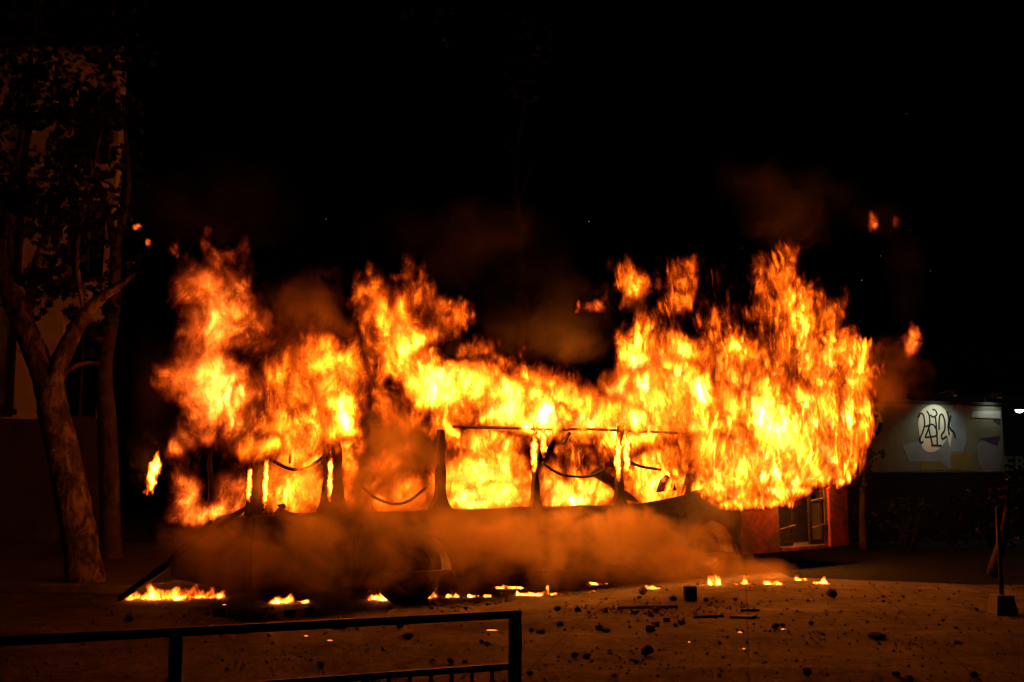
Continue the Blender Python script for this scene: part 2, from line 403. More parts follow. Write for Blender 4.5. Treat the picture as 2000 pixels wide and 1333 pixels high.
# ------------------------------------------------------------------ mural wall on the right
WA = np.array([7.4, 24.8, 0]); WB = np.array([12.66, 26.5, 0])
WU = (WB - WA) / np.linalg.norm(WB - WA); WN = np.array([WU[1], -WU[0], 0])     # WN faces the camera
def wall_at(px, py):
    d = ray(px, py); t = ((WA - EYE) @ WN) / (d @ WN); p = EYE + d * t
    return ((p - WA) @ WU, p[2])
def mural_wall():
    Lw = np.linalg.norm(WB - WA)
    mat = Matrix([[WU[0], WN[0], 0, WA[0]], [WU[1], WN[1], 0, WA[1]], [0, 0, 1, 0], [0, 0, 0, 1]])   # local y towards the camera
    w = empty('mural_wall', mat=mat)
    tag(w, 'painted mural wall with a cream oval and black graffiti tag', 'wall')
    mb = MB(); mb.box((0, -.25, 0), (Lw, 0, 3.42)); mb.build('wall_body', M['wallpaint'], w)
    mb = MB(); mb.box((-.05, -.30, 3.423), (Lw + .05, .05, 3.50)); mb.build('coping', M['darkpost'], w, bevel=.01)
    mb = MB(); mb.box((0, .001, 1.70), (Lw, .018, 1.73)); mb.build('joint_batten', M['darkpost'], w)
    mb = MB(); mb.box((0, .001, .02), (Lw, .006, 1.69)); mb.build('dark_lower_band', M['black'], w)  # near-black panel over the lower wall, below the batten
    def shape(name, pts, mat, y, label=None, smooth=0):
        q = [wall_at(*p) for p in pts]
        q = [(min(max(u, .01), Lw - .005), min(max(z, .05), 3.415)) for u, z in q]
        if smooth:
            q = [tuple(p) for p in smooth_path(q + [q[0]], smooth)[:-1]]
            q = [(min(max(u, .01), Lw - .005), min(max(z, .05), 3.415)) for u, z in q]
        mb = MB(); mb.prism(q, 1, .002, y)
        o = mb.build(name, mat, w)
        if label: o['label'] = label
    shape('painted_panel', [(1812, 835), (1880, 790), (1888, 860), (1880, 884), (1855, 920), (1790, 888)], M['bluegrey'], .005)
    shape('painted_panel', [(1762, 870), (1800, 860), (1856, 884), (1856, 917), (1840, 900), (1835, 902), (1775, 902)], M['bluegrey'], .007)
    shape('painted_panel', [(1798, 901), (1836, 902), (1855, 918), (1798, 918)], M['ochre'], .009)
    shape('painted_panel', [(1857, 882), (1900, 884), (1898, 919), (1857, 918)], M['ochre'], .010)
    shape('painted_oval', [(1793, 830), (1797, 806), (1815, 792), (1835, 793), (1850, 808), (1856, 830), (1849, 856), (1835, 876), (1816, 884), (1800, 872)], M['cream'], .013, 'cream oval behind the graffiti tag', 6)
    shape('painted_blade', [(1846, 834), (1859, 846), (1855, 874)], M['cream'], .015)
    shape('painted_oval', [(1908, 870), (1925, 858), (1954, 866), (1954, 916), (1930, 924), (1912, 905)], M['bluegrey'], .006, None, 4)
    shape('painted_triangle', [(1912, 857), (1953, 852), (1948, 872)], M['navy'], .009)
    shape('painted_corner', [(1938, 822), (1954, 814), (1954, 832)], M['navy'], .006)
    shape('painted_oval', [(1660, 800), (1695, 795), (1722, 815), (1716, 845), (1692, 858), (1664, 838)], M['cream'], .006, 'cream blob half hidden by leaves', 5)
    shape('metal_sheet', [(1897, 804), (1953, 803), (1953, 818), (1897, 816)], M['metalsheet'], .02)
    # graffiti strokes
    S = [[(1793, 816), (1797, 808), (1803, 812), (1805, 830), (1801, 845), (1796, 858), (1799, 866), (1803, 862)],
         [(1809, 803), (1814, 812), (1815, 830), (1811, 842), (1806, 855)],
         [(1820, 800), (1826, 802), (1829, 810), (1822, 815), (1816, 811)],
         [(1806, 834), (1822, 830), (1829, 850), (1806, 855)],
         [(1812, 832), (1820, 868)], [(1826, 815), (1828, 835), (1830, 872)], [(1818, 870), (1838, 871)],
         [(1833, 840), (1834, 815), (1839, 810), (1844, 822), (1844, 840), (1838, 850), (1840, 858), (1848, 852)],
         [(1848, 803), (1852, 818), (1851, 835), (1853, 850)], [(1856, 812), (1853, 834), (1862, 845), (1865, 856)],
         [(1656, 822), (1668, 842), (1690, 856), (1712, 846), (1720, 826)]]
    for k, st in enumerate(S):
        q = np.array([wall_at(*p) for p in st]); q = np.array(smooth_path([(a, b, 0) for a, b in q], 5))[:, :2]
        wd = .021 if k < 10 else .05
        mb = MB(); vs = []; n = len(q)
        for i in range(n):
            t = q[min(i + 1, n - 1)] - q[max(i - 1, 0)]; t = t / (np.linalg.norm(t) + 1e-9); nn = np.array([-t[1], t[0]])
            a, b = q[i] + nn * wd, q[i] - nn * wd
            for p, y in ((a, .010), (b, .010), (b, .018 + .0007 * k), (a, .018 + .0007 * k)): vs.append((p[0], y, min(p[1], 3.41)))
        fs = [(i * 4 + j, i * 4 + (j + 1) % 4, i * 4 + 4 + (j + 1) % 4, i * 4 + 4 + j) for i in range(n - 1) for j in range(4)] + [(0, 1, 2, 3), (n * 4 - 1, n * 4 - 2, n * 4 - 3, n * 4 - 4)]
        mb.add(vs, fs); mb.build('graffiti_stroke', M['tagblack'], w)
    return w, mat, Lw
mw, MWM, MWL = mural_wall()
def wall_lamp(px, energy, label, off=.45, size=1.45):
    u, _ = wall_at(px, 800)
    r = empty('wall_lamp', mat=MWM @ Matrix.Translation((u, 0, 3.5)))
    tag(r, label, 'lamp', 'lamps on top of the mural wall')
    mb = MB(); mb.tube([(0, -.1, .006), (0, -.1, .16), (0, off, .22)], .015, 8); mb.build('arm', M['darkpost'], r)
    mb = MB(); mb.box((-.12, off - .05, .17), (.12, off + .09, .23)); mb.box((-.12, off + .078, .09), (.12, off + .09, .169)); mb.box((-.12, off - .05, .09), (-.108, off + .077, .169)); mb.box((.108, off - .05, .09), (.12, off + .077, .169)); h = mb.build('lamp_head', M['darkpost'], r)
    mb = MB(); mb.box((-.10, off - .035, .160), (.10, off + .075, .169)); mb.build('lens', M['lampglow'], h)
    l = bpy.data.lights.new('wall_lamp_light', 'SPOT'); l.energy = energy; l.spot_size = size; l.spot_blend = .8; l.color = (.93, 1, .80); l.shadow_soft_size = .05
    lo = bpy.data.objects.new('wall_lamp_light', l); C.objects.link(lo); lo.parent = r; lo.location = (0, off + .02, .15); lo.rotation_euler = (math.radians(-22), 0, 0)
wall_lamp(1826, 42.0, 'small lamp over the cream oval on the mural wall', .62, 2.1)
wall_lamp(1930, 12.0, 'small lamp over the metal sheet at the wall end', .30, 2.0)

# dark building far right with letters, street lamp
def right_building():
    b = empty('dark_building', (22, 36, 0)); tag(b, 'dark building with pale letters at the picture edge', 'building')
    mb = MB(); mb.box((-7.2, 0, 0), (14, 8, 4.4)); mb.build('wall', M['darkwall'], b)
    mb = MB(); mb.box((-7.3, -.12, 1.66), (14, -.003, 2.60)); mb.build('sign_board', M['darkwall'], b)
    for k, ch in enumerate('ERI'):
        cu = bpy.data.curves.new('letter_text', 'FONT'); cu.body = ch; cu.size = .72; cu.extrude = .02; cu.offset = .006
        t = bpy.data.objects.new('letter_text', cu); C.objects.link(t)
        bpy.context.view_layer.update()
        me = bpy.data.meshes.new_from_object(t.evaluated_get(bpy.context.evaluated_depsgraph_get())); bpy.data.objects.remove(t)
        me.materials.clear(); me.materials.append(M['letter'])
        o = bpy.data.objects.new('letter', me); C.objects.link(o); o.parent = b
        o.rotation_euler = (math.pi / 2, 0, 0); o.location = (-22 + 17.26 + (0, .36, .77)[k] - .17, -.15, 1.75)
right_building()
def street_lamp():
    p, m = depth_at(1991, 803, 30)
    r = empty('street_lamp', (p[0] + 1.9, 30, 0)); tag(r, 'lit street lamp on a curved arm beside the mural wall', 'street lamp')
    z = p[2]
    mb = MB(); mb.tube([(0, 0, 0), (0, 0, 1), (0, 0, z + .3)], [.09, .08, .05], 10); mb.build('pole', M['darkpost'], r, True)
    mb = MB(); mb.tube(smooth_path([(0, 0, z + .25), (-.3, 0, z + .5), (-1.2, 0, z + .35), (-1.72, 0, z + .13)], 4), .028, 8); mb.build('arm', M['darkpost'], r, True)
    mb = MB(); mb.lathe([(.02, .08), (.07, .07), (.11, .045), (.12, .03)], (-1.9, 0, z), 2, 16); h = mb.build('lamp_head', M['darkpost'], r, True)
    mb = MB(); mb.lathe([(.115, .03), (.10, -.01), (.06, -.04), (.01, -.055)], (-1.9, 0, z), 2, 16); mb.build('lens', M['lampglow'], h, True)
    l = bpy.data.lights.new('street_lamp_light', 'POINT'); l.energy = 18; l.color = (.9, 1, .85); l.shadow_soft_size = .1
    lo = bpy.data.objects.new('street_lamp_light', l); C.objects.link(lo); lo.parent = r; lo.location = (-1.9, 0, z - .25)
street_lamp()

# ------------------------------------------------------------------ the bus
def build_bus():
    b = empty('city_bus', mat=BUS)
    tag(b, 'burnt out red city bus with flames pouring from its windows', 'bus')
    SILL, TOP, ROOF = 1.25, 2.36, 3.05
    def arch(sc_, r, z0, n=14):
        return [(sc_ - r * math.cos(math.pi * k / n), z0 + r * 1.05 * math.sin(math.pi * k / n)) for k in range(n + 1)]
    F_ARCH, R_ARCH, AR = 8.18, 2.35, .60
    # near side: panels between arches
    z0 = .34
    pts = [(0.02, z0)] + arch(R_ARCH, AR, z0) + [(5.2, z0), (5.2, SILL)] + [(s, SILL - .02 * abs(math.sin(s * 2.3))) for s in np.linspace(5.0, .3, 16)] + [(0.02, SILL - .05)]
    MB().prism(pts, 1, 0, .045).build('side_panel', M['burnt'], b)
    top = [(9.86, 1.20), (9.6, 1.16), (9.3, 1.10), (9.05, 1.13), (8.8, 1.24), (8.5, 1.40), (8.1, 1.47), (7.75, 1.44), (7.45, 1.36), (7.0, 1.30), (6.5, 1.25), (5.9, 1.22), (5.205, 1.245)]
    pts = [(5.205, z0), (7.2, z0)] + arch(F_ARCH, AR, z0) + [(8.84, z0), (8.84, 1.24)] + [p for p in top if p[0] < 8.8]
    MB().prism(pts, 1, 0, .045).build('side_panel', M['char'], b)
    pts = [(8.845, z0), (9.87, z0), (9.87, 1.22)] + [p for p in top if 8.9 < p[0] < 9.8] + [(8.845, 1.22)]
    o = MB().prism(pts, 1, -.004, .045).build('side_panel', M['red'], b); o['label'] = 'red panel between front wheel and door'
    pts = [(11.40, .36), (11.98, .36), (11.98, 1.62), (11.93, 1.78), (11.86, 1.66), (11.75, 1.58), (11.6, 1.60), (11.5, 1.49), (11.40, 1.42)]
    o = MB().prism(pts, 1, -.006, .05).build('front_corner_panel', M['red'], b); o['label'] = 'narrow red corner panel with torn top edge'
    # lower skirt rail and seam strips
    MB().box((.03, -.012, .34), (1.7, -.002, .40)).build('skirt_rail', M['burnt'], b)
    MB().box((3.0, -.012, .34), (7.5, -.002, .40)).build('skirt_rail', M['burnt'], b)
    MB().box((.03, -.016, 1.09), (7.2, -.002, 1.13)).build('rub_rail', M['burnt'], b)
    for s in (1.35, 3.1, 4.05, 5.2, 6.3, 7.3):
        MB().box((s - .012, -.008, .42), (s + .012, -.002, 1.07)).build('panel_seam', M['char'], b)
    # wheel arch lips and wheels
    for s in (F_ARCH, R_ARCH):
        a0 = arch(s, AR - .03, z0, 20); a1 = arch(s, AR + .035, z0, 20)
        mb = MB()
        for k in range(20):
            mb.prism([a0[k], a0[k + 1], a1[k + 1], a1[k]], 1, -.006, .10)
        mb.build('wheel_arch', M['black'], b)
        MB().prism(arch(s, AR + .05, z0 - .12, 16), 1, .56, .58).build('wheel_well', M['black'], b)
        MB().prism(arch(s, AR + .05, z0 - .12, 16), 1, 1.92, 1.94).build('wheel_well', M['black'], b)
        for w in (.30, 2.20):
            sg = 1 if w < 1 else -1
            c = (s, w, .47)
            tyre = MB().lathe([(.29, -.13 * sg), (.44, -.13 * sg), (.475, -.09 * sg), (.475, .09 * sg), (.44, .13 * sg), (.29, .13 * sg)], c, 1, 32)
            wh = tyre.build('wheel', M['rubber'], b, True)
            MB().lathe([(.29, -.12 * sg), (.27, -.06 * sg), (.16, -.02 * sg), (.13, -.07 * sg), (.01, -.075 * sg)], c, 1, 32).build('rim', M['black'], wh, True)
            MB().lathe([(.12, -.075 * sg), (.10, -.10 * sg), (.01, -.105 * sg)], c, 1, 16).build('hub', M['char'], wh, True)
    # pillars of the near side, flared at the sill
    def pillar(s, wd, flare, z1=TOP, lean=0.0, w=0.0, zb=SILL, notch=0):
        h = wd / 2
        n = 6; Lp = []; Rp = []
        for k in range(n + 1):
            t = k / n; e = flare * (1 - t) ** 2.4
            Lp.append((s - h - e, zb - .03 + .32 * t)); Rp.append((s + h + e, zb - .03 + .32 * t))
        m = 7; top_l = []; top_r = []
        for k in range(1, m + 1):
            t = k / m; z = zb + .29 + (z1 - zb - .29) * t; j = notch * RND.uniform(-.4, 1) * .02
            top_l.append((s - h * (1 - .15 * t) + lean * t + j, z)); top_r.append((s + h * (1 - .15 * t) + lean * t - j, z))
        poly = Lp + top_l + top_r[::-1] + Rp[::-1]
        return MB().prism(poly, 1, w + .05, w + .13).build('window_pillar', M['burnt'], b)
    for a in ((.07, .20, .03, 2.05, 0, 0, SILL, 2), (1.09, .27, .10, 2.35, -.03, 0, SILL, 2), (2.71, .13, .13, 2.3, 0, 0, SILL, 1), (4.37, .10, .05, 2.45, 0, 0, SILL, 2), (6.06, .13, .09, 2.45, .02, 0, SILL, 3), (7.72, .15, .06, 1.9, .05, 0, 1.40, 3), (9.90, .10, .02, 2.0, 0, 0, .45, 2), (11.36, .09, .02, 2.0, 0, 0, .45, 1), (11.9, .10, .02, 2.0, .05, 0, 1.5, 2)):
        pillar(*a)
    for s in (.1, 1.1, 2.7, 4.4, 6.0, 7.7, 9.4, 11.0, 11.9):
        pillar(s, .12, .05, 2.5, 0, 2.35)
    # cantrails, roof frame
    def wavy(s0, s1, w, z, amp, n=24):
        return [(s, w + .02 * math.sin(s * 1.7), z + amp * (math.sin(s * 1.3 + w) + .5 * math.sin(s * 3.7))) for s in np.linspace(s0, s1, n)]
    MB().tube(wavy(2.9, 7.6, .09, 2.36, .012), .024, 6).build('window_head_rail', M['burnt'], b)
    MB().tube(wavy(0, 12, 2.40, 2.50, .03), .05, 6).build('cantrail', M['burnt'], b)
    for s, zs in ((4.4, 2.47), (6.05, 2.47)):
        MB().tube([(s, .10, zs), (s, .5, zs + .12), (s, 1.25, zs + .02), (s, 2.0, zs + .08), (s, 2.40, 2.52)], .03, 6).build('roof_bow', M['burnt'], b)
    # far side, floor, ends
    MB().prism([(0.02, .34), (11.98, .34), (11.98, SILL), (0.02, SILL)], 1, 2.455, 2.5).build('far_side_panel', M['burnt'], b)
    MB().box((.05, .05, .36), (7.0, 2.45, .44)).build('floor_deck', M['char'], b)
    MB().box((7.003, .05, .33), (11.95, 2.45, .40)).build('floor_deck', M['char'], b)
    MB().prism([(0.05, .40), (2.45, .40), (2.45, 1.02), (2.2, 1.08), (1.9, 1.00), (1.6, 1.10), (1.2, .98), (.8, 1.04), (.5, .97), (.05, 1.08)], 0, 0.0, .05).build('rear_panel', M['burnt'], b)
    MB().box((-.05, .1, .33), (0.0, 2.4, .52)).build('rear_bumper', M['char'], b, bevel=.02)
    MB().prism([(0.05, .40), (2.45, .40), (2.45, 1.2), (.05, 1.2)], 0, 11.94, 11.985).build('front_panel', M['char'], b)
    MB().box((12.0, .08, .33), (12.07, 2.42, .60)).build('front_bumper', M['char'], b, bevel=.02)
    # wrecked rear window: bent posts and bars
    def rp(px, py, s=-.01): return tuple(rear_at(px, py, s))
    MB().tube([rp(411, 1020), rp(414, 960), rp(409, 905), rp(412, 870)], [.05, .042, .035, .02], 7, .25).build('rear_window_post', M['burnt'], b)
    MB().tube([rp(398, 1022), rp(386, 985), rp(387, 955)], [.035, .03, .022], 7, .2).build('rear_window_post', M['burnt'], b)
    MB().tube([rp(384, 954), rp(402, 985), rp(420, 1015)], .022, 6, .2).build('bent_bar', M['burnt'], b)
    MB().tube([rp(425, 1027), rp(456, 1010), rp(484, 990)], [.05, .045, .02], 6, .25).build('bent_bar', M['burnt'], b)
    MB().prism([(rear_at(p, q)[1], rear_at(p, q)[2]) for p, q in ((350, 1040), (372, 1026), (380, 1032), (392, 1014), (404, 1009), (418, 1012), (430, 1030), (440, 1040))], 0, .051, .12).build('melted_panel', M['char'], b)
    # sagging seals and cables in the window openings
    def sag(pts, r=.022, w=.16):
        MB().tube(smooth_path([tuple(bus_at(x, y, w)[0]) for x, y in pts], 6), r, 6, .12).build('hanging_cable', M['rubber'], b)
    sag([(514, 882), (530, 898), (560, 914), (585, 917), (615, 905), (645, 880)])
    sag([(563, 842), (569, 860), (567, 885), (566, 906)], .018, .3)
    sag([(708, 952), (735, 974), (770, 985), (800, 978), (832, 952)])
    sag([(1060, 904), (1085, 922), (1110, 930), (1150, 931), (1180, 918)])
    sag([(1222, 900), (1250, 911), (1290, 918)], .025)
    sag([(1384, 908), (1402, 917), (1424, 922)], .022)
    sag([(1113, 846), (1106, 856), (1100, 868)], .03, .1)
    # fallen panels inside and torn sheet along the sill
    def flat(pts, w0, w1, name='loose_panel', mat='char'):
        MB().prism([(bus_at(x, y, w0)[0][0], bus_at(x, y, w0)[0][2]) for x, y in pts], 1, w0, w1).build(name, M[mat], b)
    flat([(1152, 926), (1171, 912), (1204, 936), (1206, 962), (1196, 951)], .30, .36)
    flat([(1286, 962), (1294, 938), (1305, 928), (1318, 946), (1322, 958)], .20, .26)
    flat([(1336, 968), (1345, 930), (1358, 905), (1364, 930), (1372, 940), (1380, 975)], .15, .22, 'torn_sheet', 'burnt')
    flat([(1216, 975), (1222, 958), (1240, 972), (1248, 982)], .052, .10, 'torn_sheet', 'burnt')
    flat([(528, 1012), (548, 990), (566, 1000), (590, 1004), (622, 1000), (655, 990), (664, 996), (620, 1011), (560, 1016)], .06, .09, 'torn_sheet', 'burnt')
    flat([(543, 986), (556, 984), (560, 992), (548, 996)], .10, .13, 'torn_sheet', 'char')
    # seats, wheel boxes inside, burnt to frames
    for s in (1.6, 2.9, 3.7, 4.9, 5.7):
        for w in (.45, 1.95):
            mb = MB()
            for dw in (-.2, .2):
                mb.tube([(s - .2, w + dw, .44), (s - .2, w + dw, .85), (s + .2, w + dw, .86)], .018, 6)
                mb.tube([(s - .2, w + dw, .85), (s - .24, w + dw, 1.12)], .018, 6)
            mb.tube([(s - .24, w - .2, 1.12), (s - .24, w + .2, 1.12)], .018, 6)
            mb.build('seat_frame', M['char'], b)
    # front door: frame, two leaves with rails, added black sheet behind
    MB().box((9.955, .02, 1.95), (11.31, .08, 2.03)).build('door_header', M['burnt'], b)
    o = MB().box((9.96, -.01, .34), (11.31, .12, .40)).build('door_step', M['red'], b)
    for k, (s0, s1) in enumerate(((9.97, 10.42), (10.86, 11.30))):
        mb = MB(); t = .05
        w0 = .06 if k else .10
        mb.box((s0, w0, .42), (s0 + t, w0 + .04, 1.94)); mb.box((s1 - t, w0, .42), (s1, w0 + .04, 1.94))
        mb.box((s0 + t, w0, .42), (s1 - t, w0 + .04, .50)); mb.box((s0 + t, w0, 1.86), (s1 - t, w0 + .04, 1.94)); mb.box((s0 + t, w0, 1.16), (s1 - t, w0 + .04, 1.20))
        lf = mb.build('door', M['black'], b)
        mb = MB(); mb.tube([(s0 + .03, w0 - .03, .72), (s1 + .02, w0 - .03, .78)], .014, 6); mb.build('handrail', M['burnt'], lf)
        mb = MB(); mb.tube([(s0 + .03, w0 - .03, 1.21), (s1 - .02, w0 - .03, 1.25)], .014, 6); mb.build('handrail', M['burnt'], lf)
    MB().box((9.95, .75, .405), (11.9, .80, 2.0)).build('doorway_dark_sheet', M['black'], b)  # black sheet added so the doorway stays dark
    MB().box((10.44, .5, .40), (10.50, .56, 2.2)).build('grab_pole', M['char'], b)
    return b
build_bus()

# fallen pole leaning from the rear of the bus to the ground
p1, _ = ground_at(236, 1173); q = rear_at(412, 1022, -.16); p2 = P0 + US * q[0] + UW * q[1] + np.array([0, 0, q[2]])
mid = (p1 + p2) / 2 + np.array([0, 0, -.05])
mb = MB(); mb.tube([tuple(p1 + np.array([0, 0, .03])), tuple(mid), tuple(p2)], [.045, .05, .042], 8, .08)
tag(mb.build('fallen_pole', M['char'], smooth=True), 'charred pole leaning from the bus rear down to burning ground', 'pole')

# ------------------------------------------------------------------ fire
TAB = np.random.RandomState(5).rand(64, 64, 64).astype(np.float32)
def noise3(x, y, z, seed=0):
    o = np.random.RandomState(seed).rand(3) * 64 + 128
    x = x + np.float32(o[0]); y = y + np.float32(o[1]); z = z + np.float32(o[2])
    xi = x.astype(np.int32); yi = y.astype(np.int32); zi = z.astype(np.int32)
    fx = x - xi; fy = y - yi; fz = z - zi
    fx = fx * fx * (3 - 2 * fx); fy = fy * fy * (3 - 2 * fy); fz = fz * fz * (3 - 2 * fz)
    x0 = xi & 63; x1 = (xi + 1) & 63; y0 = yi & 63; y1 = (yi + 1) & 63; z0 = zi & 63; z1 = (zi + 1) & 63
    a = TAB[x0, y0, z0]; a = a + (TAB[x1, y0, z0] - a) * fx
    b = TAB[x0, y1, z0]; b = b + (TAB[x1, y1, z0] - b) * fx
    c = TAB[x0, y0, z1]; c = c + (TAB[x1, y0, z1] - c) * fx
    d = TAB[x0, y1, z1]; d = d + (TAB[x1, y1, z1] - d) * fx
    a = a + (b - a) * fy; c = c + (d - c) * fy
    return (a + (c - a) * fz) * 2 - 1
def fbm(x, y, z, oc, seed, gain=.55):
    s = 0; amp = 1; f = 1; tot = 0
    for k in range(oc):
        s = s + amp * noise3(x * f, y * f, z * f, seed + k); tot += amp; amp *= gain; f *= 2.03
    return s / tot

def layers(name, S, W, Z, V, sel, mat, parent_matrix, thr):
    """Burning gas as many wavy translucent layers, one behind the other through its depth."""
    nw, ns, nz = V.shape
    mx = np.maximum(np.maximum(V[:, :-1, :-1], V[:, 1:, :-1]), np.maximum(V[:, :-1, 1:], V[:, 1:, 1:]))
    keep = mx > thr
    if sel is not None: keep &= sel[:, :-1, :-1]
    k, i, j = np.nonzero(keep)
    if len(k) == 0: return None
    base = (k * ns + i) * nz + j
    q = np.stack([base, base + nz, base + nz + 1, base + 1], 1)
    u, inv = np.unique(q.ravel(), return_inverse=True)
    p = np.stack([S.ravel()[u], W.ravel()[u], Z.ravel()[u]], 1).astype(np.float32)
    me = bpy.data.meshes.new(name)
    me.vertices.add(len(p)); me.vertices.foreach_set('co', p.ravel())
    me.loops.add(inv.size); me.loops.foreach_set('vertex_index', inv.astype(np.int32).ravel())
    me.polygons.add(len(q)); me.polygons.foreach_set('loop_start', np.arange(len(q), dtype=np.int32) * 4)
    me.update(calc_edges=True); me.polygons.foreach_set('use_smooth', np.ones(len(q), bool))
    at = me.attributes.new('flame_level', 'FLOAT', 'POINT'); at.data.foreach_set('value', V.ravel()[u].astype(np.float32))
    me.materials.append(mat)
    o = bpy.data.objects.new(name, me); C.objects.link(o)
    if parent_matrix is not None: o.matrix_world = parent_matrix
    return o

# lobes of burning gas: picture x, y, half width, half height, heat, distance behind the near side of the bus, plume
LOBES = [
 (435,515,48,38,.8,1.2,0),(420,585,80,52,.95,1.2,0),(440,655,75,58,1.0,1.2,0),(395,735,88,52,.95,1.2,0),(340,740,42,32,.8,1.2,0),(450,795,65,60,1.05,1.0,0),(395,860,62,55,.78,1.2,0),(490,770,45,50,1.05,.7,0),(480,850,45,45,1.0,.6,0),
 (362,950,28,70,.75,1.6,1),(450,955,45,60,.65,1.0,1),(395,1005,60,24,.80,1.2,1),(460,1000,40,25,.7,1.0,1),(350,890,25,40,.6,1.6,1),
 (600,770,92,75,1.0,1.0,2),(580,850,80,55,1.18,.5,2),(660,740,42,75,1.05,.8,2),(674,850,32,90,1.15,.3,2),(600,660,85,55,.50,1.3,2),(560,780,40,60,.9,.6,2),(500,868,34,34,1.0,-.22,2),(662,825,34,44,1.05,-.25,2),(655,770,40,40,.9,-.2,2),
 (790,640,62,72,.95,1.2,3),(735,600,56,64,.82,1.2,3),(830,560,36,52,.85,1.2,3),(790,515,26,44,.7,1.2,3),(825,690,50,60,1.35,.8,3),(850,735,62,52,1.65,.6,3),(885,620,32,42,.85,1.0,3),(905,770,50,55,1.25,.5,3),(938,700,32,40,.80,1.0,3),(735,750,40,90,.75,1.2,3),(780,800,60,60,.62,1.0,3),(880,830,30,50,1.0,.1,3),
 (970,790,75,42,1.15,.4,4),(1060,800,90,50,1.35,.4,4),(1065,815,38,34,1.75,.0,4),(1150,808,70,40,1.2,.4,4),(1000,745,60,35,.72,.8,4),(1100,748,60,30,.66,.8,4),(1190,770,40,50,1.0,.5,4),
 (1240,790,62,70,1.5,.4,5),(1250,710,52,70,1.2,.7,5),(1233,635,24,55,1.15,.7,5),(1238,545,40,30,1.0,.8,5),(1300,560,30,55,1.0,.8,5),(1320,780,80,66,1.65,.2,5),(1340,695,62,52,1.15,.6,5),(1340,550,50,38,.78,1.0,5),(1420,620,24,80,1.0,.8,5),(1300,640,50,55,1.0,.9,5),(1370,600,40,50,.7,1.1,5),(1225,850,26,50,1.3,.0,5),
 (1440,715,62,62,1.25,.6,6),(1450,800,90,78,1.5,.2,6),(1400,880,90,52,1.6,-.15,6),(1510,520,46,40,.95,.8,6),(1530,595,56,60,1.05,.8,6),(1590,620,40,50,.85,.8,6),(1540,680,72,72,1.15,.6,6),(1600,700,52,52,1.05,.6,6),(1550,785,85,82,1.45,.2,6),(1622,800,46,80,1.4,.1,6),(1655,742,34,38,1.15,.1,6),(1540,870,85,72,1.6,-.15,6),(1605,880,40,62,1.5,-.1,6),(1480,908,100,34,1.55,-.3,6),(1560,915,60,26,1.5,-.3,6),(1440,965,62,22,1.2,-.14,6),(1490,980,42,18,1.1,-.14,6),(1375,960,26,16,1.0,-.14,6),(1420,935,60,22,1.3,-.2,6),(1575,940,40,16,1.2,-.15,6),(1632,890,26,60,1.2,.0,6),(1600,930,30,16,1.15,-.1,6),(1638,820,30,60,1.2,.0,6),(1510,955,50,16,1.1,-.2,6),
 (585,950,78,58,1.25,1.0,7),(770,965,95,34,1.0,.9,7),(960,935,95,58,1.25,.9,7),(1130,945,85,48,1.15,.9,7),(1280,920,72,62,1.5,.7,7),(590,880,75,40,1.0,.9,7),(960,865,80,30,.75,1.1,7),(1130,880,50,36,.85,1.1,7),(760,900,70,50,.55,1.4,7),(1360,930,60,40,1.4,.7,7),(950,965,90,26,1.35,.7,7),(1130,968,80,20,1.3,.7,7),
]
# pockets of thick unlit soot inside the fire: the gas there does not burn
HOLES = [(897,682,44,32,1.0),(880,690,24,20,.9),(1242,592,34,24,1.0),(1385,645,34,30,.9),(1445,575,34,34,.95),(1335,600,24,22,.45),(745,880,80,90,.55),(770,820,60,50,.4),(1180,705,60,46,.7),(395,690,48,20,.6),(530,720,40,46,.55),(520,800,28,24,.5),(440,905,30,20,.7),(470,925,26,18,.3),(1100,880,36,18,.75),(940,815,14,30,.85),(1160,890,40,34,.45),(1530,738,40,28,.8),(1300,820,20,34,.4),(1350,870,26,34,.4),(720,690,26,70,.6),(600,620,70,60,.4),(1320,900,20,26,.4),(1475,640,26,46,.6),(1330,852,44,16,.5),(1600,765,24,34,.5),(1500,850,18,50,.4),(1425,790,22,44,.45),(1662,690,22,30,.5),(1560,640,24,24,.5),(1390,735,40,22,.45),(1455,905,20,36,.35),(1545,720,30,14,.6),(1270,850,20,30,.4)]
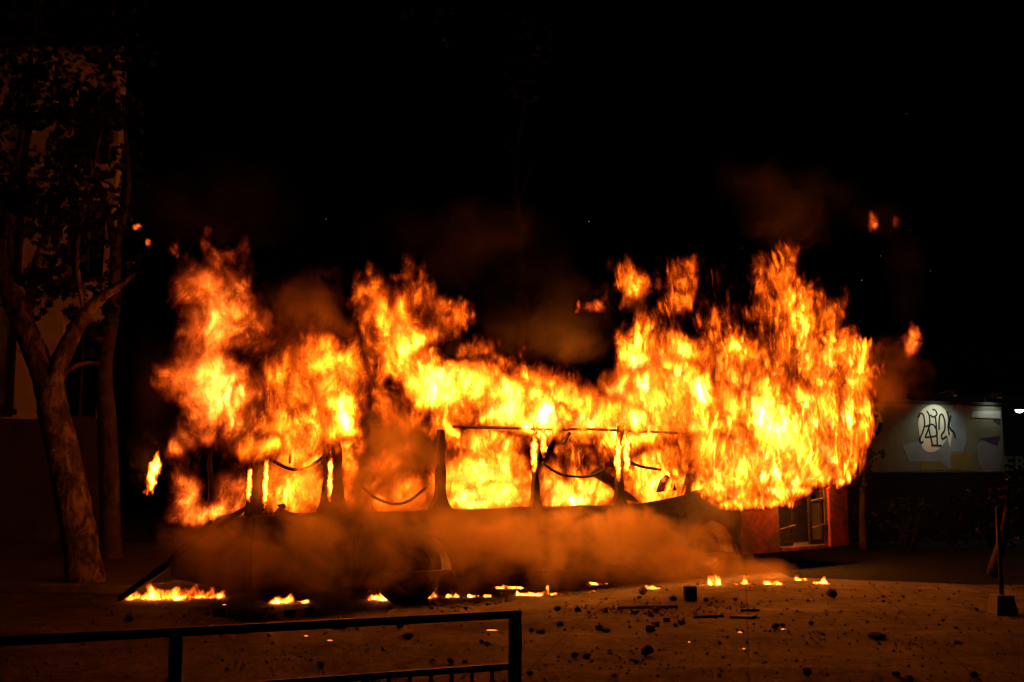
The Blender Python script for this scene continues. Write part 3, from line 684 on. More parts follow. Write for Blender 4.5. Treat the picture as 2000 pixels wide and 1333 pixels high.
def main_fire():
    HS, DW = .04, .10
    s1 = np.arange(-2.7, 13.3, HS, dtype=np.float32); z1 = np.arange(.9, 7.1, HS, dtype=np.float32); w1 = np.arange(-1.2, 3.1, DW, dtype=np.float32)
    W, S, Z = np.meshgrid(w1, s1, z1, indexing='ij')
    W = W + .14 * noise3(S * .9, W * 3.1, Z * .7, 901) + .05 * noise3(S * 2.9, W * 9, Z * 2.2, 902)
    a1 = fbm(S * .9, W * .9, Z * .6, 2, 11); a2 = noise3(S * .9, W * .9, Z * .6, 21); a3 = fbm(S * .9, W * .9, Z * .6, 2, 31)
    b1 = fbm(S * 2.6, W * 2.6, Z * 1.7, 3, 111, .6); b3 = fbm(S * 2.6, W * 2.6, Z * 1.7, 3, 121, .6)
    up = np.clip((Z - 2.3) / 2.0, .25, 1.2)                   # the higher the gas, the wilder it curls
    Sw = S + (.34 * a1 + .30 * b1) * up; Ww = W + .3 * a2; Zw = Z + (.36 * a3 + .42 * b3) * up
    E = np.zeros(S.shape, np.float32); own = np.zeros(S.shape, np.int8); best = np.zeros(S.shape, np.float32)
    for (px, py, rx, ry, I, wd, g_) in LOBES:
        if g_ in (4, 5, 6) and py > 690: I *= 1.26
        elif g_ in (2, 3, 7): I *= 1.08
        c, m = bus_at(px, py, wd)
        a = rx * m * 1.18; b = .5 + .25 * rx * m; cz = ry * m * 1.18
        if g_ == 7: b = .75
        ks = slice(*np.searchsorted(s1, [c[0] - 2.0 * a - .75, c[0] + 2.0 * a + .75])); kz = slice(*np.searchsorted(z1, [c[2] - 2.0 * cz - .9, c[2] + 2.0 * cz + .9]))
        sl = (slice(None), ks, kz)
        d2 = ((Sw[sl] - c[0]) / a) ** 2 + ((Ww[sl] - c[1]) / b) ** 2 + ((Zw[sl] - c[2]) / cz) ** 2
        g = I * np.clip(1.25 * np.exp(-d2 * .8) - .25, 0, 1)
        if g_ == 7: g = g * ((W[sl] > .12) & (W[sl] < 2.4))
        e = E[sl]
        E[sl] = np.where(g > e, g + .3 * e, e + .3 * g)
        up_ = g > best[sl]; own[sl] = np.where(up_, g_, own[sl]); best[sl] = np.maximum(best[sl], g)
    f1 = fbm(S * 1.9 + .9 * a2 + .5 * b3, W * 1.9 + .9 * a3, Z * 1.35 + .9 * a1 + .5 * b1, 4, 51, .58)
    g1 = S * 1.9 + .8 * a3 + .5 * b1; g2 = W * 1.9 + .8 * a1; g3 = Z * 1.35 + .8 * a2 + .5 * b3
    rd = 1 - 2.4 * np.abs(fbm(g1, g2, g3, 3, 61, .5))                  # curling bright fronts
    V = E * np.clip(.52 + 1.05 * f1 + .42 * rd, .02, 2)
    er = fbm(S * 4.6 + .8 * b3, W * 3.0, Z * 1.9 + .8 * b1, 3, 81, .6)
    V = V - .42 * np.clip(er + .30, 0, 1) * np.clip(1.25 - E / .9, 0, 1)                 # the rim is torn into tongues
    for (px, py, rx, ry, k) in HOLES:
        c, m = bus_at(px, py, .3)
        d2 = ((Sw - c[0]) / (rx * m * 1.2)) ** 2 + ((Zw - c[2]) / (ry * m * 1.2)) ** 2
        V *= 1 - k * np.exp(-d2)
    low = np.clip((Z - 1.12) / .10, 0, 1)
    V = np.where((W > -.02) & (S > -.05) & (S < 8.7), V * low, V)
    V = np.where((W < .02) & (S > -.1) & (S < 6.9), V * np.clip((Z - np.where(S < 1.5, 1.65, 2.20)) / .35, 0, 1), V)     # outside the windows flames only above them
    V = np.where((W < .25) & (S > 9.8), V * np.clip((Z - 1.40 - .10 * er) / .14, 0, 1), V)      # the fire starts at the burnt edge over the door
    V = np.where((W < .05) & (S > 8.5) & (S <= 9.8), V * np.clip((Z - 1.08 - .16 * er) / .12, 0, 1), V)
    V *= 1 - .40 * np.clip((Z - 3.0) / 2.6, 0, 1)
    V = np.clip(V, 0, 2.0)
    info = [('tall red flame column over the rear of the bus', 'fire_red'), ('low flames inside the wrecked rear window of the bus', 'fire_red'),
            ('orange flames over the second and third windows from the rear', 'fire'), ('tall leaning flame with a white hot heart above mid roof', 'fire'),
            ('low yellow flames along the roof edge over the middle windows', 'fire'), ('flames curling up with dark soot pockets right of mid roof', 'fire'),
            ('largest yellow blaze pouring over the front door and roof', 'fire'), ('flames filling the bus interior behind the window pillars', 'fire')]
    for g_, (lab, mt) in enumerate(info):
        o = layers('flame', S, W, Z, V, own == g_, M[mt], BUS, .06)
        tag(o, lab, 'flame', 'flames consuming the bus')
main_fire()

def loose_flame(px, py, rx, ry, I, label, Y, seed, mat='fire_red', tilt=0.0):
    """A torn off tongue of flame hanging in the air."""
    c, m = depth_at(px, py, Y); a, cz = rx * m, ry * m; b = max(a * .7, .08)
    h = min(a, cz) / 9
    x = np.arange(-a * 1.9, a * 1.9, h, dtype=np.float32); z = np.arange(-cz * 1.7, cz * 1.7, h, dtype=np.float32); y = np.linspace(-b * 1.4, b * 1.4, 9).astype(np.float32)
    W, S, Z = np.meshgrid(y, x, z, indexing='ij')
    k = 1.1 / a
    n1 = fbm(S * k, W * k, Z * k * .6, 3, seed, .6); n3 = fbm(S * k, W * k, Z * k * .6, 3, seed + 9, .6)
    d2 = ((S + .75 * a * n1 - tilt * Z) / a) ** 2 + (W / b) ** 2 + ((Z + .5 * cz * n3) / cz) ** 2
    V = I * np.clip(1.3 * np.exp(-d2 * 1.1) - .3, 0, 1)
    o = layers('flame', S, W, Z, V, None, M[mat], Matrix.Translation(c), .05)
    tag(o, label, 'flame', 'torn off flames in the air')
loose_flame(300, 925, 12, 42, 1.8, 'thin yellow flame tongue hanging left of the bus rear', 14.0, 301, 'fire', .12)
loose_flame(1168, 600, 26, 18, .75, 'faint red flame puff left of the soot pocket', 15.8, 311)
loose_flame(1128, 602, 9, 20, .6, 'tiny faint red flame wisp beside a larger puff', 15.8, 315)
loose_flame(1703, 430, 18, 26, .62, 'dim red flame high above the front of the bus', 19.5, 321)
loose_flame(1748, 432, 14, 18, .42, 'dimmest red flame wisp at top right of the smoke', 19.5, 331)
loose_flame(1781, 662, 20, 40, .85, 'red flame floating alone right of the blaze', 20.0, 341, 'fire_red', .15)
loose_flame(266, 443, 10, 8, .95, 'small orange flame scrap high beside the tree', 14.5, 351)
loose_flame(289, 474, 6, 9, .9, 'tiny orange flame scrap below another beside the tree', 14.5, 361)
loose_flame(342, 488, 18, 22, .45, 'faint flame puff left of the tall red column', 14.5, 371)
loose_flame(1636, 925, 7, 30, 1.6, 'small yellow flame dripping down the front corner', 19.3, 381, 'fire')

def pillar_flame(px, py, rx, ry, label, seed):
    c, m = bus_at(px, py, -.05); p = P0 + US * c[0] + UW * c[1]
    loose_flame(px, py, rx, ry, 1.5, label, float(p[1]), seed, 'fire')
pillar_flame(519, 940, 6, 50, 'thin flame creeping up the right edge of the rear corner pillar', 801)
pillar_flame(487, 945, 6, 36, 'thin flame creeping up the left edge of the rear corner pillar', 803)
pillar_flame(1043, 885, 8, 40, 'flame curling round the left edge of the thin mid pillar', 805)
pillar_flame(1061, 860, 7, 30, 'bright flame at the top of the thin mid pillar', 807)
pillar_flame(1207, 890, 7, 46, 'flame creeping along the left edge of the pillar nearest the front', 809)
pillar_flame(1224, 880, 7, 46, 'flame creeping along the right edge of the pillar nearest the front', 811)
pillar_flame(645, 930, 6, 50, 'thin flame along the left edge of the widest pillar', 813)

def ground_fire(px, py, wp, hp, label, seed, I=1.25, peaks=None):
    c, m = ground_at(px, py); wd, ht = wp * m, hp * m
    h = max(.012, ht / 40)
    x = np.arange(-wd / 2 - .05, wd / 2 + .05, h, dtype=np.float32); z = np.arange(0, ht * 1.15 + .05, h, dtype=np.float32)
    y = np.linspace(-.16, .16, 7).astype(np.float32)
    W, S, Z = np.meshgrid(y, x, z, indexing='ij')
    k = 1.0 / max(.10, min(.22, ht * .8))
    Sx = S + (.55 * ht * noise3(S * k * .5, W * 2, Z * k * .7, seed) + .3 * ht * noise3(S * k * 2, W * 5, Z * k * 1.8, seed + 3)) * np.clip(.15 + Z / ht, 0, 1)
    t = .5 + .35 * noise3(Sx * k * .9, W * 3, Z * 0, seed + 1) + .28 * noise3(Sx * k * 2.3, W * 4, Z * 0, seed + 2)
    hh = ht * np.clip(.08 + 1.9 * t ** 3.2, .07, 1.25)
    if peaks:
        env = np.zeros_like(S) + .25
        for (dx, r, f) in peaks: env = np.maximum(env, f * np.exp(-((Sx - dx * wd) / (r * wd)) ** 2))
        hh = hh * .5 + ht * .5 * t; hh = hh * env * 1.5
    edge = np.clip((1 - np.abs(S) / (wd / 2)) * 4, 0, 1) * np.clip(1 - (W / .17) ** 2, 0, 1)
    V = I * edge * np.clip(1.15 - Z / np.maximum(hh, .01), 0, 1) ** .7
    V *= np.clip(.7 + 1.5 * fbm(S * k * 1.6, W * 6, Z * k * 1.0, 3, seed + 5), .0, 1.7)
    o = layers('ground_flame', S, W, Z + .008, np.clip(V, 0, 1.9), None, M['fire_small'], Matrix.Translation(c), .06)
    if o: tag(o, label, 'flame', 'small fires on the ground')
GF = [(318,1172,150,62,'widest ground fire licking round the fallen pole',[(-.38,.10,1.0),(-.1,.2,.55),(.25,.25,.6)]),(405,1168,80,30,'low ground fire right of the fallen pole fire',None),
 (565,1178,84,36,'ground fire with one tall tongue below the second window',[(.05,.14,1.0),(-.25,.15,.35)]),(750,1172,72,18,'low flat ground fire below the third window pillar',None),
 (841,1168,42,30,'pointed ground fire left of a row of tiny ones',None),(885,1166,32,12,'tiny ground fire between two pointed ones',None),(922,1166,20,24,'narrow upright ground fire below the fourth window',None),(945,1166,34,6,'thin burning line on the ground beside a narrow flame',None),
 (992,1150,66,10,'long faint ground fire under the middle of the bus',None),(1020,1163,26,20,'small ground fire left of a taller three tongued one',None),(1052,1163,48,28,'three tongued ground fire below the fifth window',None),(1086,1163,26,20,'small ground fire right of the three tongued one',None),
 (1168,1142,44,7,'thin burning strip behind a stone near mid bus',None),(1155,1157,20,9,'tiny ground flame just before the thin burning strip',None),(1275,1150,34,13,'faint ground fire left of the upright block',None),
 (1396,1143,28,20,'ground fire just right of the upright block',None),(1451,1142,40,18,'ground fire with a thin peak below the front wheel',[(.2,.12,1.0),(-.3,.2,.3)]),(1512,1142,46,13,'low ground fire below the bus door',None),(1564,1134,24,9,'small slanted ground flame right of the door',None),(1606,1141,42,10,'rightmost low ground fire past the bus front',None)]
for k, (px, py, w_, h_, lab, pk) in enumerate(GF): ground_fire(px, py, w_, h_ * 1.15, lab, 500 + 13 * k, 1.35, pk)

# ------------------------------------------------------------------ trees
def limb(mb, pts, radii, n=12, k=6):
    path = smooth_path(pts, k); r = np.interp(np.linspace(0, len(radii) - 1, len(path)), range(len(radii)), radii)
    mb.tube(path, list(r), n, .05); return path
LEAF = [(0, 0), (.20, -.06), (.50, -.02), (.30, .14), (.62, .34), (.30, .36), (.26, .62), (.10, .50), (0, .95), (-.10, .50), (-.26, .62), (-.30, .36), (-.62, .34), (-.30, .14), (-.50, -.02), (-.20, -.06)]
def crown(name, clumps, mat, parent, size, seed, n_per=60, shape=LEAF):
    r = random.Random(seed); v = []; f = []
    for (c, rad, cnt) in clumps:
        for _ in range(int(n_per * cnt)):
            d = Vector((r.gauss(0, 1), r.gauss(0, 1), r.gauss(0, 1))).normalized() * (rad * r.random() ** .5)
            p = Vector(c) + Vector((d.x, d.y, d.z * .8))
            a = Vector((r.gauss(0, 1), r.gauss(0, 1), r.gauss(-.5, .7))).normalized(); b = a.cross(Vector((r.gauss(0, 1), r.gauss(0, 1), r.gauss(0, 1)))).normalized(); nn = a.cross(b)
            s = size * r.uniform(.6, 1.15); o = len(v); cup = r.uniform(-.25, .25)
            for (x, y) in shape: v.append(p + b * (x * s) + a * (y * s) + nn * (cup * s * x * x))
            f.append(tuple(range(o, o + len(shape))))
    me = bpy.data.meshes.new(name); me.from_pydata([tuple(x) for x in v], [], f); me.update(); me.materials.append(mat)
    o = bpy.data.objects.new(name, me); C.objects.link(o); o.parent = parent
    return o
def at(px, py, Y): return tuple(depth_at(px, py, Y)[0])
def tree_left():
    Y = 15.6; base, _ = ground_at(168, 1150)
    t = empty('plane_tree'); tag(t, 'leaning forked tree with mottled peeling bark beside the bus rear', 'tree')
    P = lambda x, y, dy=0: at(x, y, Y + dy)
    mb = MB(); limb(mb, [P(172, 1160), P(160, 1080), P(143, 980), P(122, 880), P(104, 800), P(98, 755)], [.30, .255, .245, .235, .225, .20], 16)
    mb.build('trunk', M['bark'], t, True)
    def br(pts, r, n=10):
        mb = MB(); limb(mb, pts, r, n); mb.build('branch', M['bark'], t, True)
    br([P(100, 790), P(80, 715), P(48, 640), P(15, 555), P(-15, 470, -.3), P(-60, 330, -.8)], [.19, .18, .17, .15, .13, .09], 14)
    br([P(100, 775), P(112, 720), P(140, 660), P(165, 615), P(200, 580), P(236, 556), P(262, 536, .2)], [.16, .14, .125, .11, .085, .055, .03], 12)
    br([P(108, 750), P(128, 728), P(150, 714), P(172, 709), P(194, 711)], [.05, .045, .04, .035, .025])
    br([P(48, 640), P(70, 520, .4), P(110, 400, .6), P(150, 260, .8), P(215, 160, 1)], [.08, .07, .055, .04, .015])
    br([P(15, 555), P(10, 420, .5), P(40, 280, .8), P(60, 120, 1), P(80, -30, 1)], [.08, .07, .05, .035, .015])
    br([P(165, 615), P(150, 500, -.4), P(170, 380, -.6), P(200, 250, -.6)], [.04, .035, .025, .012])
    cl = []
    r = random.Random(3)
    spots = [(110,560,45,1.1),(75,540,40,1),(130,500,45,1.1),(60,600,28,.5),(150,560,30,.6),(95,450,50,1),(155,430,50,1),(40,400,70,1.6),(110,390,65,1.5),(175,370,55,1.2),(30,330,55,1),(110,320,60,1.3),(190,300,60,1.1),(65,395,50,1.2),(15,380,50,1.1),(140,290,55,1.1),(20,220,45,.8),(60,230,35,.5),(140,190,70,1.2),(215,210,60,.8),(90,110,70,1.1),(20,80,60,1),(170,70,70,1),(250,100,60,.6),(210,130,50,.7),(20,10,70,1.2),(120,10,80,1.2),(230,20,70,.8),(205,640,30,.5),(215,600,30,.4),(190,470,40,.7),(215,420,40,.5),(180,240,60,.9),(50,160,60,1.1),(110,230,35,.5),(-20,450,60,1.2),(-30,300,70,1.2),(140,610,16,.2),(20,600,15,.15)]
    for (x, y, rr, n) in spots:
        c, m = depth_at(x, y, Y + r.uniform(-.9, .9)); cl.append((c, rr * m, n * (1.9 if y < 300 else 1.25)))
    crown('crown', cl, M['leaf'], t, .14, 11, 62)
tree_left()
def tree_back():
    Y = 19.6
    t = empty('plane_tree'); tag(t, 'slender straight tree trunk behind the leaning forked tree', 'tree')
    P = lambda x, y, dy=0: at(x, y, Y + dy)
    mb = MB(); limb(mb, [P(217, 1112), P(214, 980), P(210, 840), P(203, 720), P(222, 600), P(226, 480)], [.21, .19, .18, .155, .13, .10], 14); mb.build('trunk', M['greybark'], t, True)
    mb = MB(); limb(mb, [P(226, 490), P(200, 380), P(150, 280)], [.08, .06, .02], 8); mb.build('branch', M['greybark'], t, True)
    mb = MB(); limb(mb, [P(226, 490), P(250, 360), P(240, 200)], [.08, .06, .02], 8); mb.build('branch', M['greybark'], t, True)
    cl = []
    for (x, y, rr, n) in [(200,560,40,.6),(235,520,45,.6),(180,640,35,.5),(200,420,70,1),(240,330,70,.9),(160,330,70,1),(230,220,60,.7),(200,690,26,.3),(190,760,14,.1)]:
        c, m = depth_at(x, y, Y); cl.append((c, rr * m, n))
    crown('crown', cl, M['leaf'], t, .15, 12, 70)
tree_back()
def tree_over():
    Y = 27
    t = empty('plane_tree'); tag(t, 'tall tree behind the bus with faint leaves high above the flames', 'tree')
    P = lambda x, y, dy=0: at(x, y, Y + dy)
    mb = MB(); limb(mb, [P(1010, 1049), P(1010, 800), P(1015, 560), P(1005, 300)], [.2, .17, .12, .07], 12); mb.build('trunk', M['black'], t, True)
    for pts in ([P(1005, 310), P(930, 190), P(830, 66), P(780, 70)], [P(1005, 310), P(1030, 180), P(1060, 60)], [P(1010, 400), P(1060, 260), P(1120, 100)]):
        mb = MB(); limb(mb, pts, [.05, .04, .02, .012], 8); mb.build('branch', M['black'], t, True)
    cl = []
    for (x, y, rr, n) in [(830,15,40,.25),(860,30,30,.2),(790,20,40,.2),(870,90,28,.2),(1005,45,40,.25),(1045,30,40,.3),(1035,70,30,.25),(1060,100,35,.3),(1010,120,35,.25),(1015,155,30,.25),(1010,190,26,.22),(1030,185,20,.12),(1000,-30,60,.3),(850,-40,60,.3),(940,-40,60,.2),(1090,60,40,.12)]:
        c, m = depth_at(x, y, Y); cl.append((c, rr * m, n))
    crown('crown', cl, M['leaf'], t, .19, 13, 70)
tree_over()
def small_tree():
    Y = 22.5
    t = empty('small_tree'); tag(t, 'small dark leafed tree between the bus front and mural wall', 'tree')
    P = lambda x, y: at(x, y, Y)
    mb = MB(); limb(mb, [P(1686, 1076), P(1684, 980), P(1690, 880), P(1698, 810)], [.09, .07, .05, .025], 8); mb.build('trunk', M['darkbark'], t, True)
    cl = []
    for (x, y, rr, n) in [(1690,808,16,.4),(1672,818,16,.4),(1706,812,12,.25),(1668,845,14,.3),(1678,872,20,.4),(1700,890,16,.25),(1690,905,22,.4),(1725,888,10,.15),(1672,920,24,.5),(1710,795,10,.15),(1660,800,14,.3),(1685,940,26,.4)]:
        c, m = depth_at(x, y, Y); cl.append((c, rr * m, n))
    crown('crown', cl, M['leaf_dark'], t, .12, 14, 60)
small_tree()
OV = [(0, 0), (.28, .35), (.22, .75), (0, 1.05), (-.22, .75), (-.28, .35)]
def shrubs():
    labs = ['dark shrub below the graffiti oval on the wall', 'wide dark shrub before the middle of the mural wall', 'tall dark shrub before the right end of the mural wall', 'low dark shrub behind the front corner of the bus']
    for k, (px, py, rx, ry) in enumerate([(1770, 1010, 50, 50), (1850, 1000, 60, 55), (1930, 990, 38, 70), (1690, 1030, 40, 35)]):
        Y = 22.6 + .4 * k; base, m = depth_at(px, 920, Y); zc = depth_at(px, py, Y)[0][2]
        s = empty('shrub', (base[0], Y, 0.0)); tag(s, labs[k], 'shrub', 'shrubs in front of the mural wall')
        mb = MB()
        for q in range(5):
            a = q * 1.3; mb.tube([(0, 0, 0), (.12 * math.cos(a), .12 * math.sin(a), .35), (.35 * math.cos(a), .3 * math.sin(a), .9)], [.025, .018, .008], 6)
        mb.build('stem', M['darkbark'], s)
        rr = random.Random(40 + k); cl = []
        for q in range(16):
            cl.append(((rr.uniform(-1, 1) * rx * m * .8, rr.uniform(-.4, .4), max(.15, zc + rr.uniform(-1, .8) * ry * m)), .30, .5))
        crown('foliage', cl, M['leaf_dark'], s, .11, 50 + k, 60, OV)
shrubs()
def leaning_tree():
    t = empty('young_tree'); tag(t, 'young tree with slanting trunk behind the post with concrete base', 'tree')
    Y = 17.2; P = lambda x, y: at(x, y, Y)
    mb = MB(); limb(mb, [P(1936, 1125), P(1948, 1085), P(1960, 1040), P(1966, 1000), P(1970, 950)], [.10, .085, .075, .05, .03], 10); mb.build('trunk', M['darkbark'], t, True)
    cl = []
    for (x, y, rr, n) in [(1962,985,26,.5),(1985,960,30,.5),(1945,965,22,.4),(1975,925,26,.35),(2010,940,40,.6)]:
        c, m = depth_at(x, y, Y); cl.append((c, rr * m, n))
    crown('crown', cl, M['leaf_dark'], t, .10, 15, 60, OV)
leaning_tree()

# ------------------------------------------------------------------ street furniture
def post():
    c, m = ground_at(1959, 1200)
    r = empty('post', c); tag(r, 'dark slim post standing in a tapered concrete block', 'post')
    mb = MB(); a, b_, h = .135, .105, .235
    mb.add([(-a, -a, 0), (a, -a, 0), (a, a, 0), (-a, a, 0), (-b_, -b_, h), (b_, -b_, h), (b_, b_, h), (-b_, b_, h)], [(0, 3, 2, 1), (4, 5, 6, 7), (0, 1, 5, 4), (1, 2, 6, 5), (2, 3, 7, 6), (3, 0, 4, 7)])
    mb.build('base_block', M['concrete'], r, bevel=.012)
    mb = MB(); mb.tube([(0, 0, h - .01), (0, 0, .8), (.01, 0, 1.3)], .026, 10); mb.build('pole', M['darkpost'], r, True)
post()
def barrier():
    pr, _ = ground_at(1003, 1195); 
    H = 1.10
    def top(px, py): return ground_at(px, py, H)[0]
    R = top(1006, 1192); Lp = top(345, 1226)
    d = (Lp - R); Ln = np.linalg.norm(d[:2]); d = d / Ln
    mat = Matrix([[d[0], -d[1], 0, R[0]], [d[1], d[0], 0, R[1]], [0, 0, 1, 0], [0, 0, 0, 1]])
    r = empty('crowd_barrier', mat=mat); tag(r, 'dark steel crowd barrier close to the camera', 'barrier')
    E2 = Ln * 2.05
    MB().box((-.028, -.02, H - .036), (E2, .02, H)).build('top_rail', M['steel'], r, bevel=.006)
    for x in (0.0, Ln, E2 - .04):
        MB().box((x - .027, -.022, 0.0), (x + .027, .022, H - .037)).build('leg', M['steel'], r, bevel=.006)
        MB().box((x - .03, -.28, 0.0), (x + .03, -.024, .03)).build('foot', M['steel'], r, bevel=.004)
    for (x0, x1) in ((.029, Ln - .029), (Ln + .029, E2 - .07)):
        MB().box((x0, -.014, .832), (x1, .014, .860)).build('rail', M['steel'], r, bevel=.004)
        MB().box((x0, -.014, .18), (x1, .014, .208)).build('rail', M['steel'], r, bevel=.004)
        k = x0 + .085
        while k < x1 - .05:
            MB().tube([(k, 0, .207), (k, 0, .833)], .0095, 8).build('upright_bar', M['steel'], r, True)
            k += .098
barrier()

# ------------------------------------------------------------------ stones, bricks, boards, glowing specks and glints
def rock_mesh(seed, flat=1.0, brick=False):
    r = random.Random(seed)
    bm = bmesh.new()
    if brick:
        bmesh.ops.create_cube(bm, size=1.0); bmesh.ops.subdivide_edges(bm, edges=bm.edges, cuts=1)
        for v in bm.verts: v.co = Vector((v.co.x * 1.0, v.co.y * .62, v.co.z * .62)) + Vector((r.gauss(0, .035), r.gauss(0, .035), r.gauss(0, .035)))
    else:
        bmesh.ops.create_icosphere(bm, subdivisions=2, radius=.5)
        pl = [Vector((r.gauss(0, 1), r.gauss(0, 1), r.gauss(0, 1))).normalized() for _ in range(9)]; ds = [r.uniform(.27, .45) for _ in pl]
        for v in bm.verts:
            for p, d in zip(pl, ds):
                q = v.co.dot(p) - d
                if q > 0: v.co -= p * q
            v.co += Vector((r.gauss(0, .012), r.gauss(0, .012), r.gauss(0, .012))); v.co.z *= flat
    me = bpy.data.meshes.new('stone'); bm.to_mesh(me); bm.free()
    me.materials.append(M['brick'] if brick else M['rock'])
    zmin = min(v.co.z for v in me.vertices)
    for v in me.vertices: v.co.z -= zmin
    return me
ROCKM = [rock_mesh(100 + k, f) for k, f in enumerate((.85, .7, .95, .6, .8, .75))]
BRICKM = [rock_mesh(200 + k, 1, True) for k in range(3)]
FLATM = [rock_mesh(300 + k, .38) for k in range(2)]
ST8 = [(570,160,40,'r','broad pale stone beside faint flames left of the upright block'),(1280,172,42,'r','pointed firelit stone below the bus front corner'),(248,220,28,'r',0),(323,223,20,'b',0),(427,227,24,'r',0),(555,174,18,'r',0),(683,181,22,'b',0),(806,184,20,'r',0),(915,181,18,'r',0),(538,180,12,'r',0),(540,233,24,'r',0),(595,241,18,'r',0),(660,214,16,'r',0),(620,218,40,'f','flat dark slab fragment below the upright block'),(659,262,22,'b',0),(616,279,24,'b',0),(692,279,18,'r',0),(716,270,24,'r',0),(597,297,30,'b','dark brick piece alone left of the flat board'),(257,275,20,'b',0),(392,248,14,'r',0),(405,296,36,'r','round lump beside a flat fragment right of the barrier'),(432,299,40,'f','flat fragment touching a round lump right of the barrier'),(150,302,20,'r',0),(185,304,40,'f','thin flat scrap just right of the barrier post'),(1070,288,34,'r','larger stone of the pair near a glowing speck'),(1096,282,22,'r','smaller stone of the pair near a glowing speck'),(1203,275,20,'r',0),(1453,325,66,'f','largest flat dark rock on the right pavement'),(587,389,54,'r','largest round rock on the near pavement'),(312,396,32,'r','left rock of two side by side right of the barrier'),(360,396,38,'r','right rock of two side by side right of the barrier'),(541,419,26,'r',0),(545,366,14,'r',0),(857,346,18,'r',0),(887,322,12,'r',0),(1244,312,16,'r',0),(1257,221,12,'r',0),(1413,266,14,'r',0),(1472,169,14,'r',0),(1474,187,14,'r',0),(1548,170,14,'r',0),(1531,186,12,'r',0),(1697,260,16,'r',0),(1824,219,18,'r',0),(1188,466,36,'r','upright stone at the bottom edge below the stone pair'),(143,463,24,'r',0),(461,470,22,'r',0),(626,468,14,'r',0),(857,468,18,'r',0),(1147,412,14,'r',0),(1523,466,26,'r',0),(1548,483,24,'r',0),(1576,485,26,'r',0),(1815,472,34,'r','rock at the bottom edge nearest the concrete base post'),(965,240,16,'r',0),(844,249,10,'r',0),(846,187,12,'r',0),(408,438,10,'r',0),(339,426,10,'r',0),(251,411,10,'r',0),(870,396,12,'r',0),(994,382,10,'r',0),(1355,296,12,'r',0),(1745,287,14,'r',0),(1090,235,10,'r',0),(1315,224,10,'r',0)]
ST7 = [(917,247,30,'b','tall dark brick left of the flat bricks by the flames'),(825,240,45,'b','wide dark brick in the cluster left of mid barrier'),(870,241,25,'r',0),(777,237,22,'r',0),(806,220,14,'r',0),(1085,242,36,'b','left brick of two lying above the barrier rail'),(1160,235,32,'b','right brick of two lying above the barrier rail'),(998,216,20,'r',0),(1275,287,48,'b','brick half hidden just below the barrier top rail'),(1500,285,28,'r',0),(1530,326,38,'r','rounded rock seen through the barrier near its post'),(1340,293,16,'r',0),(1590,197,30,'b','single brick below the row of ground flames'),(1620,214,18,'r',0),(1808,343,20,'r',0),(1830,353,22,'r',0),(480,262,36,'r','leftmost dark stone beyond the barrier rail'),(1203,430,28,'r',0),(1690,418,30,'r',0),(1000,417,14,'r',0),(834,410,12,'r',0),(1008,318,16,'r',0),(1270,214,18,'r',0),(1460,213,12,'r',0),(1748,214,18,'r',0),(1900,186,12,'r',0),(1830,199,14,'r',0),(1860,193,10,'r',0),(928,216,10,'r',0),(880,224,10,'r',0),(690,244,12,'r',0),(1625,407,12,'r',0),(1745,415,20,'r',0)]
